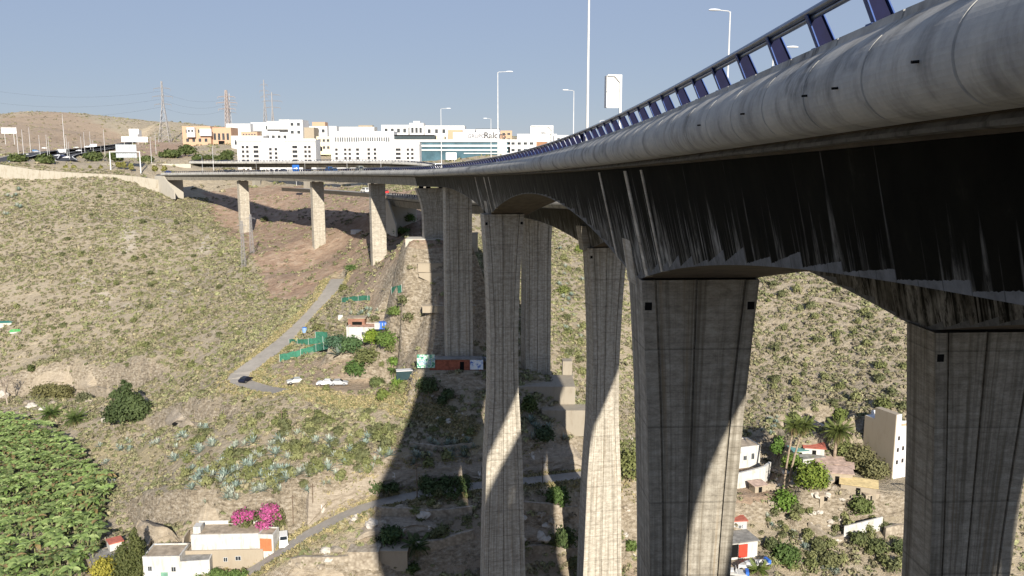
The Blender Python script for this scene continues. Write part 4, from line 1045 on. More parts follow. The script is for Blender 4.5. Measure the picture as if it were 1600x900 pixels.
# ---------------- valley houses
def house(px0, px1, py, Y, depth, h, label, wall, roof, rz=0, **kw):
    a = un(px0, py, Y); b = un(px1, py, Y); c = (a + b) / 2; g0 = c.z
    return building(c, rz, (b - a).length, depth, h, label, wall, roof, 'house', 'house', **kw)
r1 = house(292, 411, 886, 150.5, 6.5, 3.0, 'long low house with white upper wall and bare tan base beside the orange door', M_TANR, M_ROOFT, R(3), rows=[(.2, 1.1, .8, .9), (2.6, 1.3, 1.1, .9)], base=3)
b = MB(); b.box(-6.4, 6.6, .8, 6.0, 3.0, 6.1); b.build('upper_wall', M_WHITE, r1)
b = MB(); b.box(-5.2, 6.4, 1.6, 5.8, 6.1, 6.15); b.build('upper_roof', M_ROOFT, r1)
b = MB(); b.box(-6.4, 6.6, .8, 1.0, 6.1, 6.35); b.box(-6.4, 6.6, 5.8, 6.0, 6.1, 6.9); b.build('upper_parapet', M_WHITE, r1)
b = MB(); b.box(-6.3, -4.9, 2, 4, 6.1, 7.4); b.build('roof_hut', M_WHITE, r1)
house(283, 328, 905, 147.5, 4.6, 3.6, 'white annex with dark grey flat roof at the foot of the long house', M_WHITE, M_ROOFG, R(8), par=.12)
r2 = house(226, 283, 912, 147, 5.5, 5.2, 'white house with tan roof and green doorway right of the cypress', M_WHITE, M_ROOFT, R(2), par=.3, door=(.4, 1.3, 2.3, plain('green_door', (.15, .30, .22))), rows=[(-2.2, 2.6, .8, 1.0), (2.2, 2.4, .9, 1.0)])
r3 = house(404, 428, 862, 151.2, 3.4, 3.3, 'small white garage with double orange door next to the white van', M_WHITE, M_ROOFT, R(-4), par=.25)
b = MB(); b.box(-1.15, -.01, -.09, .02, .15, 2.7); b.build('door', M_ORD, r3); b = MB(); b.box(.01, 1.15, -.09, .02, .15, 2.7); b.build('door', M_ORD, r3)
r4 = house(150, 232, 896, 154, 7, 3.0, 'low house with patchy grey roofs beside the banana field', M_TANR, M_ROOFG, R(38), par=.15)
b = MB(); b.box(-1, 1.6, 4.5, 7.2, 3.1, 4.6); b.build('roof_hut', M_WHITE, r4); b = MB(); b.box(-1.1, 1.7, 4.4, 7.3, 4.6, 4.8); b.build('hut_roof', M_ROOFR, r4)
wall_px([(232,851,884,153),(240,836,868,158),(250,831,850,161)], .35, M_TANR, 'brown yard wall behind the white house', sink=.5)
wall_px([(284,886,905,150),(288,840,880,155),(296,828,850,158)], .35, M_TANR, 'tan side wall between the yard and the long house', sink=.5)
# ruined house, sheds mid slope
r5 = house(541, 612, 529, 213, 6, 2.8, 'long pale ruined house above the round lemon tree', M_WHITE, plain('pink_tile_debris', (.45, .28, .21), .9, 0, .4, 1.2), R(-4), par=.2, rows=[(4.3, .9, 1.2, 1.1), (-1.5, .8, .9, 1.0)])
r6 = house(544, 570, 512, 217, 3.2, 2.5, 'open brown shed with dark doorway behind the ruined house', plain('rust_boards', (.25, .13, .09)), M_ROOFT, 0, par=0, overhang=.3, door=(.2, 2.6, 1.6, M_BLACK))
c = hit(600, 512); root = thing('storage_box', c, .1, 'blue and white striped storage box right of the ruined house', 'box')
a = MB(); a.box(-1.2, 1.6, -1, 1, -.2, 1.5); a.build('body', M_BLUEP, root); a = MB()
for i in range(4): a.box(-1.1 + i * .7, -.95 + i * .7, -1.03, -1.002, 0, 1.4)
a.box(-2.3, -1.22, -.9, .9, -.2, 1.3); a.build('white_trim', M_WHITE, root)
c = hit(532, 500); root = thing('box', c, .3, 'single small white box on the bare slope above the sheds', 'box'); a = MB(); a.box(-.6, .6, -.4, .4, -.2, 1.1); a.build('body', M_WHITE2, root); a = MB(); a.box(-.66, .66, -.46, .46, 1.1, 1.2); a.build('lid', M_WHITE2, root)
# green net fences
M_NET = plain('green_shade_net', (.045, .17, .11), .9, 0, .3, 1.5)
def net(ptsL, hgt, label, group='green net fences'):
    L = dense([hit(*q) for q in ptsL], 1.5); root = thing('net_fence', L[0], 0, label, 'net fence', group); o = root.location
    a = MB()
    for p, q in zip(L[:-1], L[1:]):
        hp, hq = hgt * (.9 + .2 * random.random()), hgt * (.9 + .2 * random.random())
        a.add([p - o, q - o, q - o + Vector((0, 0, hq)), p - o + Vector((0, 0, hp)), p - o + Vector((0, .04, 0)), q - o + Vector((0, .04, 0)), q - o + Vector((0, .04, hq)), p - o + Vector((0, .04, hp))], [(0, 1, 2, 3), (7, 6, 5, 4), (2, 6, 7, 3)])
    a.build('net', M_NET, root)
    for p in L[::3]: MB().bar(p - o, p - o + Vector((0, 0, hgt + .2)), .05, k=5).build('post', M_GREYP, root)
net([(437,566),(460,560),(490,552),(515,545)], 1.9, 'lower curved dark green net fence beside the bend of the road')
net([(452,540),(475,540),(495,538),(512,537)], 1.7, 'upper dark green net fence above the bare patch')
net([(493,533),(505,532),(512,532)], 2.2, 'bright green net screen at the top of the fences')
net([(534,474),(555,472),(578,471)], 1.4, 'short green net strip high on the slope by itself')
net([(612,463),(622,462),(628,466)], 1.8, 'small torn green net near the shadow edge')
# hut covered in graffiti at the foot of the pier
hutc = hit(712, 577); HUT = building(hutc + Vector((0, -1.0, 0)), 0, 11.5, 2.6, 2.4, 'red brown plank hut with painted panels at the foot of a tall pier', plain('red_brown_boards', (.30, .10, .06), .8, 0, .3, 1.5), M_ROOFG, 'hut', 'hut', par=0, overhang=.2, door=(1.5, .9, 1.9, M_BLACK))
gm = N('sprayed_paint'); f_ = gm.noise(gm.obj(), 1.6, 3, .6); gm.base(gm.ramp(f_, [(.35, (.02, .10, .10)), (.45, (.20, .55, .35)), (.52, (.75, .80, .65)), (.6, (.10, .25, .45)), (.7, (.45, .6, .2))])); GM = gm.m
a = MB(); a.box(-8.5, -4.5, -.3, -.15, .6, 3.6); a.build('painted_panel', GM, HUT)
gm2 = N('sprayed_paint_blue'); f_ = gm2.noise(gm2.obj(), 1.2, 3, .6); gm2.base(gm2.ramp(f_, [(.4, (.75, .78, .8)), (.52, (.5, .6, .75)), (.62, (.08, .16, .5))]))
a = MB(); a.box(3.3, 6.2, -.3, -.15, .2, 2.4); a.build('painted_panel', gm2.m, HUT)
a = MB(); a.box(6.9, 8.0, -.3, .2, -.2, 2.6); a.build('white_door_panel', M_WHITE2, HUT)
c = hit(752, 572); root = thing('tarpaulin', c, 0, 'crumpled pale blue tarpaulin draped beside the graffiti hut', 'tarpaulin'); a = MB()
V = []; 
for j in range(4):
    for i in range(6): V.append((i * .8 - 2, j * .5, 1.9 - j * .55 + .3 * math.sin(i * 2.3 + j)))
V += [(x, y + .05, z - .1) for x, y, z in V]
a.add(V, [(j * 6 + i, j * 6 + i + 1, (j + 1) * 6 + i + 1, (j + 1) * 6 + i) for j in range(3) for i in range(5)] + [(24 + (j + 1) * 6 + i, 24 + (j + 1) * 6 + i + 1, 24 + j * 6 + i + 1, 24 + j * 6 + i) for j in range(3) for i in range(5)])
a.build('sheet', plain('pale_blue_tarp', (.42, .52, .66), .5), root); MB().bar((-2, 0, -1), (-2, 0, 1.9), .06).build('prop', M_BROWN, root)
c = hit(637, 590); root = thing('lean_to', c, R(12), 'white topped lean-to with dark netting at the shadow edge', 'shelter')
a = MB(); a.box(-2.6, 2.6, -.8, 1.2, 1.7, 1.85); a.build('roof', M_WHITE2, root); a = MB(); a.box(-2.6, 2.6, -.75, -.7, -.3, 1.7); a.build('net_wall', plain('dark_net', (.02, .045, .05)), root)
for x in (-2.4, 2.4): MB().bar((x, 1, -.5), (x, 1, 1.7), .07).build('post', M_BROWN, root)
M_FOOT = painted('stained_footing_concrete', (.30, .265, .21), (.18, .14, .10), .6)
# footing blocks of the lower viaduct pier
c = un(848, 602, 181); a = MB(); root = thing('concrete_footing', c, 0, 'stepped concrete footing blocks at the foot of the second pier', 'footing')
MB().box(-6.2, 7.0, -4, 6, -6, .8).build('upper_block', M_FOOT, root); MB().box(-.5, 10.2, -8.5, -4.02, -9, -3.2).build('lower_block', M_FOOT, root); MB().box(4.8, 7.0, 6.02, 9, -1, 4.0).build('rear_block', M_FOOT, root)
def slab_px(x0, x1, yt, yb, Y, th, label, mat=M_TANR, name='concrete_block', cat='block'):
    a = un(x0, yb, Y); b = un(x1, yb, Y); h = un(x0, yt, Y).z - a.z; c = (a + b) / 2; w = (b - a).length
    m_ = MB(); m_.box(-w / 2, w / 2, 0, th, 0, h); m_.box(-w / 2 - .1, w / 2 + .1, -.12, th, h, h + .18)
    q_ = hit((x0 + x1) / 2, yb); k_ = q_.y / Y
    o = m_.build(name, mat, None, False, q_ - Vector((0, 0, .3))); o.scale = (k_, k_, k_); tag(o, label, cat); return o
slab_px(653, 691, 414, 427, 209, 4, 'upper tan concrete block in the shade under the viaduct')
a_ = un(655, 429, 207); m_ = MB(); w_ = 36 / F * 207
m_.add([(0, 0, 0), (w_, 0, 0), (w_, 0, -1.4), (w_ * .6, 0, -2.6), (0, 0, -.9), (0, 5, 0), (w_, 5, 0), (w_, 5, -1.4), (w_ * .6, 5, -2.6), (0, 5, -.9)], [(0, 4, 3, 2, 1), (5, 6, 7, 8, 9), (0, 1, 6, 5), (1, 2, 7, 6), (2, 3, 8, 7), (3, 4, 9, 8), (4, 0, 5, 9)])
a_ = hit(673, 440); a_.x -= w_ / 2; a_.z += 1.9; tag(m_.build('concrete_block', M_TANR, None, False, a_), 'lower wedge shaped tan concrete block in the shade', 'block')
p_ = al(SK, 4.5, -20.3); tag(MB().box(-6.5, 5.0, -2.0, 4, -3.6, .3).build('concrete_plinth', M_WALL, None, False, p_), 'pale concrete plinth under the wide topped pier', 'plinth')
slab_px(734, 746, 365, 392, 232, 4, 'small pale concrete block lit between the piers', M_WALL)
slab_px(660, 742, 477, 487, 198, 2, 'long low concrete ledge in the shade left of the tall pier', M_TANR)
slab_px(548, 566, 359, 365, 330, 3, 'tiny white hut in the gully between the piers', M_WHITE2, 'hut', 'hut')
slab_px(593, 637, 866, 897, 144, 8, 'big pale square rock block at the edge of the shadow', M_TANR, 'rock_block', 'rock')
slab_px(545, 592, 872, 900, 142, 8, 'pale rough rock block in the sun left of the square one', M_LEDGE if False else M_STONE, 'rock_block', 'rock')

# ---------------- right hand settlement
t0 = un(1394, 752, 184.5); TW = thing('tower_house', t0, R(-25) if False else 0, 'tall narrow house with bare cement side and white front', 'house')
ux = Vector((math.cos(R(22)), math.sin(R(22)), 0)); uy = Vector((-math.sin(R(22)) , math.cos(R(22)), 0))
TW.rotation_euler = (0, 0, R(22)); hT = un(1394, 652, 184.5).z - t0.z
MB().box(.02, 5.0, 0, 9.2, -3, hT - 2.2).build('front_wall', M_WHITE2, TW); MB().box(-.25, 0, .0, 9.2, -3, hT - 2.2).build('cement_side_wall', M_TANR, TW)
MB().box(-.25, 1.5, 0, 6.2, hT - 2.2, hT + .6).build('stair_housing', M_TANR, TW); MB().box(.0, 1.53, -.03, -.002, hT - 2.2, hT + .6).build('white_facing', M_WHITE2, TW)
MB().box(1.6, 5.1, -.1, .15, hT - 2.2, hT - 1.2).build('parapet', M_WHITE2, TW); MB().box(1.6, 5.15, -.14, -.102, hT - 2.3, hT - 1.75).build('ochre_band', M_ORANGE, TW)
MB().box(1.6, 5, 9.0, 9.2, hT - 2.2, hT - 1.2).build('parapet', M_WHITE2, TW)
for x, z in ((1.1, 9.8), (3.9, 10.6), (1.0, 7), (2.6, 7.2), (4.2, 7.4), (1.0, 4), (2.7, 4.2)):
    o = MB().box(x - .32, x + .32, -.05, -.002, z, z + 1.0).build('window', M_BROWN, TW); MB().box(x - .24, x + .24, -.08, -.055, z + .08, z + .92).build('pane', M_GLASS, o)
house(1148, 1190, 727, 195, 6, 4.6, 'white house with flat roof right of the big pier', M_WHITE, M_ROOFT, R(18), par=.25, rows=[(-1, 1.4, 1, 1.2), (1.2, 1.4, .9, 1.6)])
rr = house(1243, 1291, 693, 204, 6, 4.2, 'white house with pale blue doors between the palms', M_WHITE, M_ROOFT, R(14), par=.3, rows=[(-.5, .7, 1.2, 1.7), (2.4, .9, 1.0, 1.4)], winmat=plain('pale_blue_frames', (.30, .42, .60)))
M_ROOFP = plain('pinkish_sheet_roof', (.42, .31, .25), .8, 0, .3, .9)
def shack(px, py, w, d, h, rz, label, wall, roof, tilt=.12):
    c = hit(px, py); root = thing('shack', c, rz, label, 'shack')
    MB().box(-w / 2, w / 2, 0, d, -1.5, h).build('wall', wall, root)
    m_ = MB(); o_ = .4
    m_.add([(-w / 2 - o_, -o_, h + .02), (w / 2 + o_, -o_, h + .02), (w / 2 + o_, d + o_, h + tilt * d + .1), (-w / 2 - o_, d + o_, h + tilt * d + .1), (-w / 2 - o_, -o_, h + .14), (w / 2 + o_, -o_, h + .14), (w / 2 + o_, d + o_, h + tilt * d + .22), (-w / 2 - o_, d + o_, h + tilt * d + .22)],
           [(0, 3, 2, 1), (4, 5, 6, 7), (0, 1, 5, 4), (1, 2, 6, 5), (2, 3, 7, 6), (3, 0, 4, 7)]); m_.build('roof', roof, root)
    MB().box(-.5, .4, -.06, .02, 0, min(1.9, h * .8)).build('door', M_BLACK, root)
    return root
shack(1272, 716, 4.5, 3.4, 2.4, R(-12), 'small shack with rusty red roof under the right palm', M_WHITE, M_ROOFR)
shack(1270, 733, 5.5, 3, 2.4, R(14), 'pale shack with grey sheet roof in the cluster', M_WHITE, M_ROOFG)
shack(1297, 742, 6, 3.6, 2.6, R(-16), 'shack with wide pinkish grey sheet roof', M_TANR, M_ROOFP)
shack(1308, 757, 6.4, 3.2, 2.6, R(-12), 'shack with brown sheet roof lowest of the stepped roofs', M_TANR, M_ROOFP)
shack(1340, 786, 7.4, 2.8, 2.4, R(-22), 'long shed with straw yellow roof', M_TANR, plain('straw_yellow_roof', (.55, .43, .22), .85, 0, .2, 1.0), .2)
shack(1285, 765, 3.6, 2.4, 2.0, R(-8), 'grey board hut between the green tree and the straw yellow roof', M_TANR, M_ROOFG)
shack(1318, 745, 3.8, 2.6, 2.2, R(-20), 'small hut with rusty sheet roof right of the wide pinkish roof', M_WHITE, M_ROOFP)
shack(1250, 722, 3.4, 2.4, 2.0, R(10), 'pale little hut with teal side left of the rusty red roof', M_WHITE, plain('teal_sheet_dull', (.12, .26, .24)))
shack(1290, 790, 3.0, 2.0, 1.4, R(15), 'collapsed low hut with bleached boards on the rubble', M_TANR, M_ROOFT)
shack(1188, 770, 3.0, 2.2, 1.6, R(20), 'tiny shed with weathered board roof near the palm base', M_TANR, M_ROOFP)
shack(1362, 794, 3.2, 2.6, 1.5, R(10), 'little store with dusty pale roof', M_TANR, M_ROOFT)
rr = house(1136, 1167, 832, 174, 4.5, 2.6, 'grey house with red roof and satellite dish beside the big pier', painted('grey_block_wall', (.40, .40, .40)), M_ROOFR, R(6), par=0, overhang=.25, rows=[(.6, .9, .6, .8)])
MB().bar((1.4, -.35, 1.5), (1.4, -.28, 1.5), .34, k=14).build('satellite_dish', M_WHITE2, rr); MB().bar((1.4, -.28, 1.5), (1.4, .0, 1.3), .03).build('dish_arm', M_GREYP, rr)
rr = house(1132, 1186, 866, 168, 5.0, 2.7, 'open shed with grey sheet roof and red side door above the boats', M_WHITE, M_ROOFG, R(14), par=0, overhang=.35)
MB().box(-3.3, -.9, -.05, .02, -.5, 2.4).build('opening', M_BLACK, rr); MB().box(-.85, 1.2, -.28, -.06, -.6, 2.3).build('door', M_RED, rr)
# boats
def boat(px, py, L, rz, label, open_=True):
    c = hit(px, py); c.z += .5; root = thing('motor_boat', c, rz, label, 'boat', 'boats stored in the yard')
    secs = []
    for t in np.linspace(0, 1, 11):
        x = (t - .5) * L; wd = 1.15 * math.sin(min(1, (1 - t) * 1.9 + .02) * math.pi / 2) * (.86 + .14 * min(1, t * 4)); k = .65 + .35 * t
        secs.append([(x, -wd, .95 * k + .1), (x, -wd * .8, .35), (x, 0, -.15 + .4 * max(0, t - .7)), (x, wd * .8, .35), (x, wd, .95 * k + .1)])
    V = [p for s_ in secs for p in s_]; Fs = [(i * 5 + j, (i + 1) * 5 + j, (i + 1) * 5 + j + 1, i * 5 + j + 1) for i in range(10) for j in range(4)] + [(0, 1, 2, 3, 4)]
    MB().add(V, Fs).build('hull', M_WHITE2, root)
    dk = MB()
    for i in range(10):
        a0, a1 = secs[i], secs[i + 1]
        if open_ and 1 <= i <= 4:
            for sg in (0, 4):
                q0 = Vector(a0[sg]); q1 = Vector(a1[sg]); r0 = Vector((q0.x, q0.y * .72, q0.z)); r1_ = Vector((q1.x, q1.y * .72, q1.z)); dk.add([q0, q1, r1_, r0], [(0, 1, 2, 3)])
        else: dk.add([a0[0], a1[0], a1[4], a0[4]], [(0, 1, 2, 3)])
    dk.build('deck', M_WHITE, root)
    MB().box(-L * .38, L * .0, -.75, .75, .15, .25).build('cockpit_floor', M_ROOFG, root)
    cb = MB(); cb.prism([(L * .03, -.7), (L * .26, -.4), (L * .26, .4), (L * .03, .7)], .9, 1.35); cb.build('cabin', M_WHITE2, root)
    ws = MB(); ws.add([(L * .02, -.75, 1.0), (L * .02, .75, 1.0), (-.02 * L, .7, 1.65), (-.02 * L, -.7, 1.65)], [(0, 1, 2, 3)]); ws.build('windscreen', M_GLASS, root)
    fr = MB(); fr.tube([(L * -.1, -.9, .8), (L * -.05, -.85, 1.7), (L * -.05, .85, 1.7), (L * -.1, .9, .8)], .05, 6); fr.build('frame', M_WHITE2, root)
    mt = MB(); mt.box(-L * .5 - .35, -L * .5 + .3, -.9, .9, .4, 1.25); mt.build('blue_cover', M_BLUEP, root)
    return root
boat(1176, 890, 7.0, R(198), 'white motor boat with blue stern cover in front of the red door')
boat(1147, 905, 5.0, R(170), 'second smaller white boat partly behind the big pier', False)

# ------------------------------------------------------------------ cars
M_TYRE = plain('tyre_rubber', (.02, .02, .02), .9); M_CARG = plain('car_window_glass', (.02, .025, .03), .1); M_RIM = plain('wheel_rim', (.45, .45, .46), .4, .6)
def car_proto(kind):
    """x forward"""
    root = link('parked_car', None)
    if kind == 'van': prof = [(-2.2, .35), (-2.25, 1.0), (-2.15, 1.85), (.6, 1.9), (1.25, 1.35), (2.1, 1.05), (2.25, .75), (2.25, .35)]; L, wd, gl = 4.5, .88, [(-1.9, 1.2), (-1.9, 1.7), (.55, 1.72), (1.1, 1.28)]
    elif kind == 'truck': prof = [(-3.6, .5), (-3.6, 3.2), (1.6, 3.2), (1.6, 2.6), (2.9, 2.5), (3.3, 1.5), (3.4, .5)]; L, wd, gl = 7, 1.15, [(1.9, 1.5), (1.9, 2.3), (2.8, 2.3), (3.1, 1.5)]
    else: prof = [(-2.1, .35), (-2.15, .8), (-1.95, .98), (-1.6, 1.02), (-1.1, 1.42), (.2, 1.45), (.95, 1.0), (1.95, .85), (2.15, .6), (2.15, .35)]; L, wd, gl = 4.3, .86, [(-1.45, 1.04), (-1.05, 1.36), (.15, 1.39), (.8, 1.03)]
    V = [(x, -wd * (1 if z < 1.05 else .86), z) for x, z in prof] + [(x, wd * (1 if z < 1.05 else .86), z) for x, z in prof]; n_ = len(prof)
    MB().add(V, [tuple(range(n_)), tuple(range(n_, 2 * n_))[::-1]] + [((i + 1) % n_, i, n_ + i, n_ + (i + 1) % n_) for i in range(n_)]).build('body', None, root)
    g_ = MB(); k = len(gl)
    for sg in (-1, 1):
        q = [(x, sg * (wd * .86 + (.05 if z > 1.05 else .07)), z) for x, z in gl]; g_.add(q, [tuple(range(k))[::-1] if sg > 0 else tuple(range(k))])
    g_.build('side_window', M_CARG, root)
    ws = {'van': ((1.22, 1.39), (.66, 1.86)), 'truck': ((3.25, 1.65), (2.93, 2.42)), 'car': ((.90, 1.04), (.27, 1.42))}[kind if kind in ('van', 'truck') else 'car']
    (xa, za), (xb, zb_) = ws
    MB().add([(xa + .03, -wd * .78, za + .03), (xb + .03, -wd * .72, zb_ + .03), (xb + .03, wd * .72, zb_ + .03), (xa + .03, wd * .78, za + .03)], [(0, 3, 2, 1)]).build('windscreen', M_CARG, root)
    if kind != 'truck':
        xr0, zr0, xr1, zr1 = (-1.58, 1.06, -1.12, 1.40) if kind != 'van' else (-2.26, 1.15, -2.18, 1.7)
        MB().add([(xr0 - .03, -wd * .75, zr0 + .02), (xr1 - .03, -wd * .7, zr1 + .02), (xr1 - .03, wd * .7, zr1 + .02), (xr0 - .03, wd * .75, zr0 + .02)], [(0, 1, 2, 3)]).build('rear_window', M_CARG, root)
    for sg in (-1, 1): xh = max(x for x, z in prof); MB().box(xh - .12, xh + .015, sg * wd * .68 - .13, sg * wd * .68 + .13, .62, .78).build('headlight', M_RIM, root)
    r_ = .33 if kind != 'truck' else .48
    for x in (-L * .3, L * .3):
        for sg in (-1, 1):
            w_o = MB().bar((x, sg * (wd - .12), r_), (x, sg * (wd + .03), r_), r_, k=14).build('wheel', M_TYRE, root); MB().bar((x, sg * (wd + .0), r_), (x, sg * (wd + .045), r_), r_ * .58, k=10).build('rim', M_RIM, w_o)
    return root
PROTO = {}
def car(loc, rz, colr_, label, kind='car', name='parked_car', group=None, tilt=0):
    if kind not in PROTO: PROTO[kind] = car_proto(kind); o = PROTO[kind]; first = True
    else: o = copy_tree(PROTO[kind]); first = False
    o.name = name; o.location = loc; o.rotation_euler = (0, tilt, rz); tag(o, label, 'van' if kind == 'van' else kind if kind == 'truck' else 'car', group)
    b_ = [c for c in o.children if c.name.startswith('body')][0]; me = b_.data if first else b_.data.copy(); 
    b_.data = me; me.materials.clear(); me.materials.append(carpaint(colr_)); return o
_cp = {}
def carpaint(c):
    if c not in _cp: _cp[c] = plain('car_paint', c, .25, .0, .04, 1)
    return _cp[c]
def gp_(px, py, dz=.1): q = hit(px, py); q.z += dz; return q
car(un(443.5, 851, 152.8) + Vector((0, 0, .1)), R(-74), (.8, .8, .8), 'white van parked facing the camera beside the orange door garage', 'van', 'parked_van')
car(gp_(384, 597), R(75), (.012, .015, .03), 'dark blue car parked at the bend of the hillside road')
car(gp_(509, 603), R(180), (.80, .80, .80), 'bright white car, left of the two parked below the ruined house')
car(gp_(530, 603), R(4), (.42, .43, .44), 'silver grey car behind the bright white one')
car(gp_(462, 600), R(200), (.50, .50, .48), 'dusty pale car half hidden by shrubs at the road end')
c = gp_(476, 519); root = thing('water_tank', c, 0, 'small round pale blue water tank beside the road', 'tank'); MB().bar((0, 0, -.3), (0, 0, 1.1), .75, k=16).build('barrel', plain('pale_blue_plastic', (.22, .34, .55), .5), root); MB().bar((0, 0, 1.1), (0, 0, 1.28), .55, .3, k=16).build('lid', M_BLUEP, root)
for px, py, cc, rz, lab, kd in ((70, 234.5, (.75, .75, .75), 10, 'white car alone on the outer carriageway', 'car'), (56, 239.5, (.06, .16, .32), 15, 'small blue van on the outer bend', 'van'), (44, 246, (.6, .6, .6), 20, 'light grey car entering the bend', 'car'),
    (95, 241.5, (.8, .8, .8), 230, 'white box truck in the middle of the queue', 'truck'), (102, 237.5, (.7, .7, .7), 230, 'white van just behind the box truck', 'van'), (90, 247, (.75, .77, .8), 230, 'white car below the box truck', 'car'), (97, 247.5, (.05, .06, .12), 230, 'dark car between two white ones low in the queue', 'car'),
    (104, 250, (.7, .7, .72), 230, 'pale car lowest in the queue', 'car'), (111, 237, (.25, .22, .22), 230, 'dull brown car behind the white van', 'car'), (119, 233.5, (.75, .76, .7), 230, 'cream car on the upper part of the queue', 'car'), (123, 238.5, (.8, .8, .82), 230, 'white car by itself right of the queue', 'car'),
    (136, 232.5, (.8, .82, .85), 225, 'white van near the end of the visible highway', 'van'), (145, 232, (.7, .75, .85), 225, 'pale blue white lorry last on the highway', 'truck'), (58, 240.8, (.35, .35, .37), 15, 'grey car behind the small blue van', 'car'), (128, 236, (.12, .12, .14), 228, 'black car near the upper end of the queue', 'car')):
    car(gp_(px, py, 1.1), R(rz), cc, lab, kd, 'car' if kd == 'car' else kd, 'traffic on the left highway')
def deck_car(px, n_, cc, lab, kd='car'):
    s = s_for_px(px, n_, z_near); p = al(s, n_, z_near(s) - .28); car(p, head(s) + R(90), cc, lab, kd, 'car' if kd == 'car' else kd, 'traffic on the viaduct')
deck_car(263, 6, (.02, .05, .22), 'dark blue car on the viaduct near its left end'); deck_car(443, 6, (.08, .09, .12), 'dark grey car on the viaduct under the first white block'); deck_car(514, 9, (.02, .10, .30), 'long blue van crossing the viaduct', 'van'); deck_car(522, 6, (.02, .08, .2), 'blue car close beside the long blue van')
deck_car(562, 8, (.25, .26, .22), 'grey green van on the viaduct', 'van'); deck_car(604, 8, (.04, .05, .06), 'black car on the viaduct before the lamp', 'car'); deck_car(682, 8, (.8, .8, .82), 'white van on the viaduct just left of the lamp post', 'van')
q = LR[2]; car(q + Vector((-1, 2, .15)), R(120), (.55, .05, .05), 'red car on the ramp behind the piers', 'car', 'car')
q = LR[6]; car(q + Vector((0, 2, .15)), R(125), (.7, .7, .68), 'white and red van on the ramp seen under the viaduct', 'van', 'van')
# ------------------------------------------------------------------ foliage
def leaf_mat(name, rough=.7, trans=.0, spec=.2):
    a = N(name); vcn = a.n('ShaderNodeVertexColor', layer_name='Col'); f = a.noise(a.pos(), 2.2, 3, .6)
    a.base(a.mix(.35, vcn.outputs[0], a.ramp(f, [(.35, .35), (.65, 1.35)]), 'MULTIPLY') if False else a.mix(1.0, vcn.outputs[0], a.ramp(f, [(.35, .72), (.65, 1.0)]), 'MULTIPLY'))
    a.rough(rough); a.b.inputs['Specular IOR Level'].default_value = spec; return a.m
M_LEAF = leaf_mat('leaf'); M_SCRUB = leaf_mat('dry_scrub_leaf', .95, 0, .05); M_BARK = plain('bark', (.16, .12, .085), .95, 0, .3, 2); M_TRUNKP = plain('palm_trunk', (.28, .22, .16), .95, 0, .35, 3)
def quads_from(C, Nn, size, asp, col, roll=None):
    """C centres, Nn normals, size half-extent arrays -> V,F,col"""
    n_ = len(C); up = rng.normal(size=(n_, 3)); t = np.cross(Nn, up); t /= np.linalg.norm(t, axis=1)[:, None] + 1e-9
    b = np.cross(Nn, t); b /= np.linalg.norm(b, axis=1)[:, None] + 1e-9
    t = t * (size * asp)[:, None]; b = b * size[:, None]
    V = np.stack([C - t * .6 - b, C + t * .6 - b * .6, C + t + b * .8, C - t * .7 + b], 1).reshape(-1, 3)
    Fq = np.arange(4 * n_).reshape(n_, 4); return V, Fq, np.repeat(col, 4, axis=0)
def cloud(blobs, n_, leaf, c0, c1, asp=.7, shell=.55, dome=True, flowers=None):
    """leaf quads scattered through lumpy blobs; colour is the leaf's own (young / old leaves)"""
    vol = np.array([b[3] ** 2 for b in blobs]); cnt = np.maximum(1, (n_ * vol / vol.sum()).astype(int)); Cs = []; Ns = []; Co = []
    for (x, y, z, r), k in zip(blobs, cnt):
        d = rng.normal(size=(k, 3)); d /= np.linalg.norm(d, axis=1)[:, None]
        if dome: d[:, 2] = np.where(d[:, 2] < -.35, -d[:, 2], d[:, 2])
        rr = r * (shell + (1 - shell) * rng.random(k) ** .5) * (1 + .18 * rng.normal(size=k))
        Cs.append(np.array([x, y, z]) + d * rr[:, None]); nn = d + .55 * rng.normal(size=(k, 3)); Ns.append(nn / np.linalg.norm(nn, axis=1)[:, None])
        t = np.clip(rng.random() * .5 + rng.random(k) * .6, 0, 1)[:, None]; Co.append(np.array(c0) * (1 - t) + np.array(c1) * t)
    C = np.concatenate(Cs); Nn = np.concatenate(Ns); co_ = np.concatenate(Co)
    co_ = np.concatenate([co_, np.ones((len(co_), 1))], 1)
    return quads_from(C, Nn, leaf * (.6 + .8 * rng.random(len(C))), asp, co_)
def merge(parts):
    V = []; Fq = []; Co = []; k = 0
    for v, f, c in parts: V.append(v); Fq.append(f + k); Co.append(c); k += len(v)
    return np.concatenate(V), np.concatenate(Fq), np.concatenate(Co)
def lump(w, d, h, n_, z0=.35, rmin=.3, rmax=.5):
    out_ = []
    for i in range(n_):
        a_ = rng.random() * 6.283; q = rng.random() ** .5; r = (rmin + (rmax - rmin) * rng.random()) * min(w, d, h * 1.3)
        out_.append((math.cos(a_) * q * max(w / 2 - r, 0), math.sin(a_) * q * max(d / 2 - r, 0), z0 * h + rng.random() * max(h * (1 - z0) - r, 0) * (1 - .5 * q), r))
    return out_
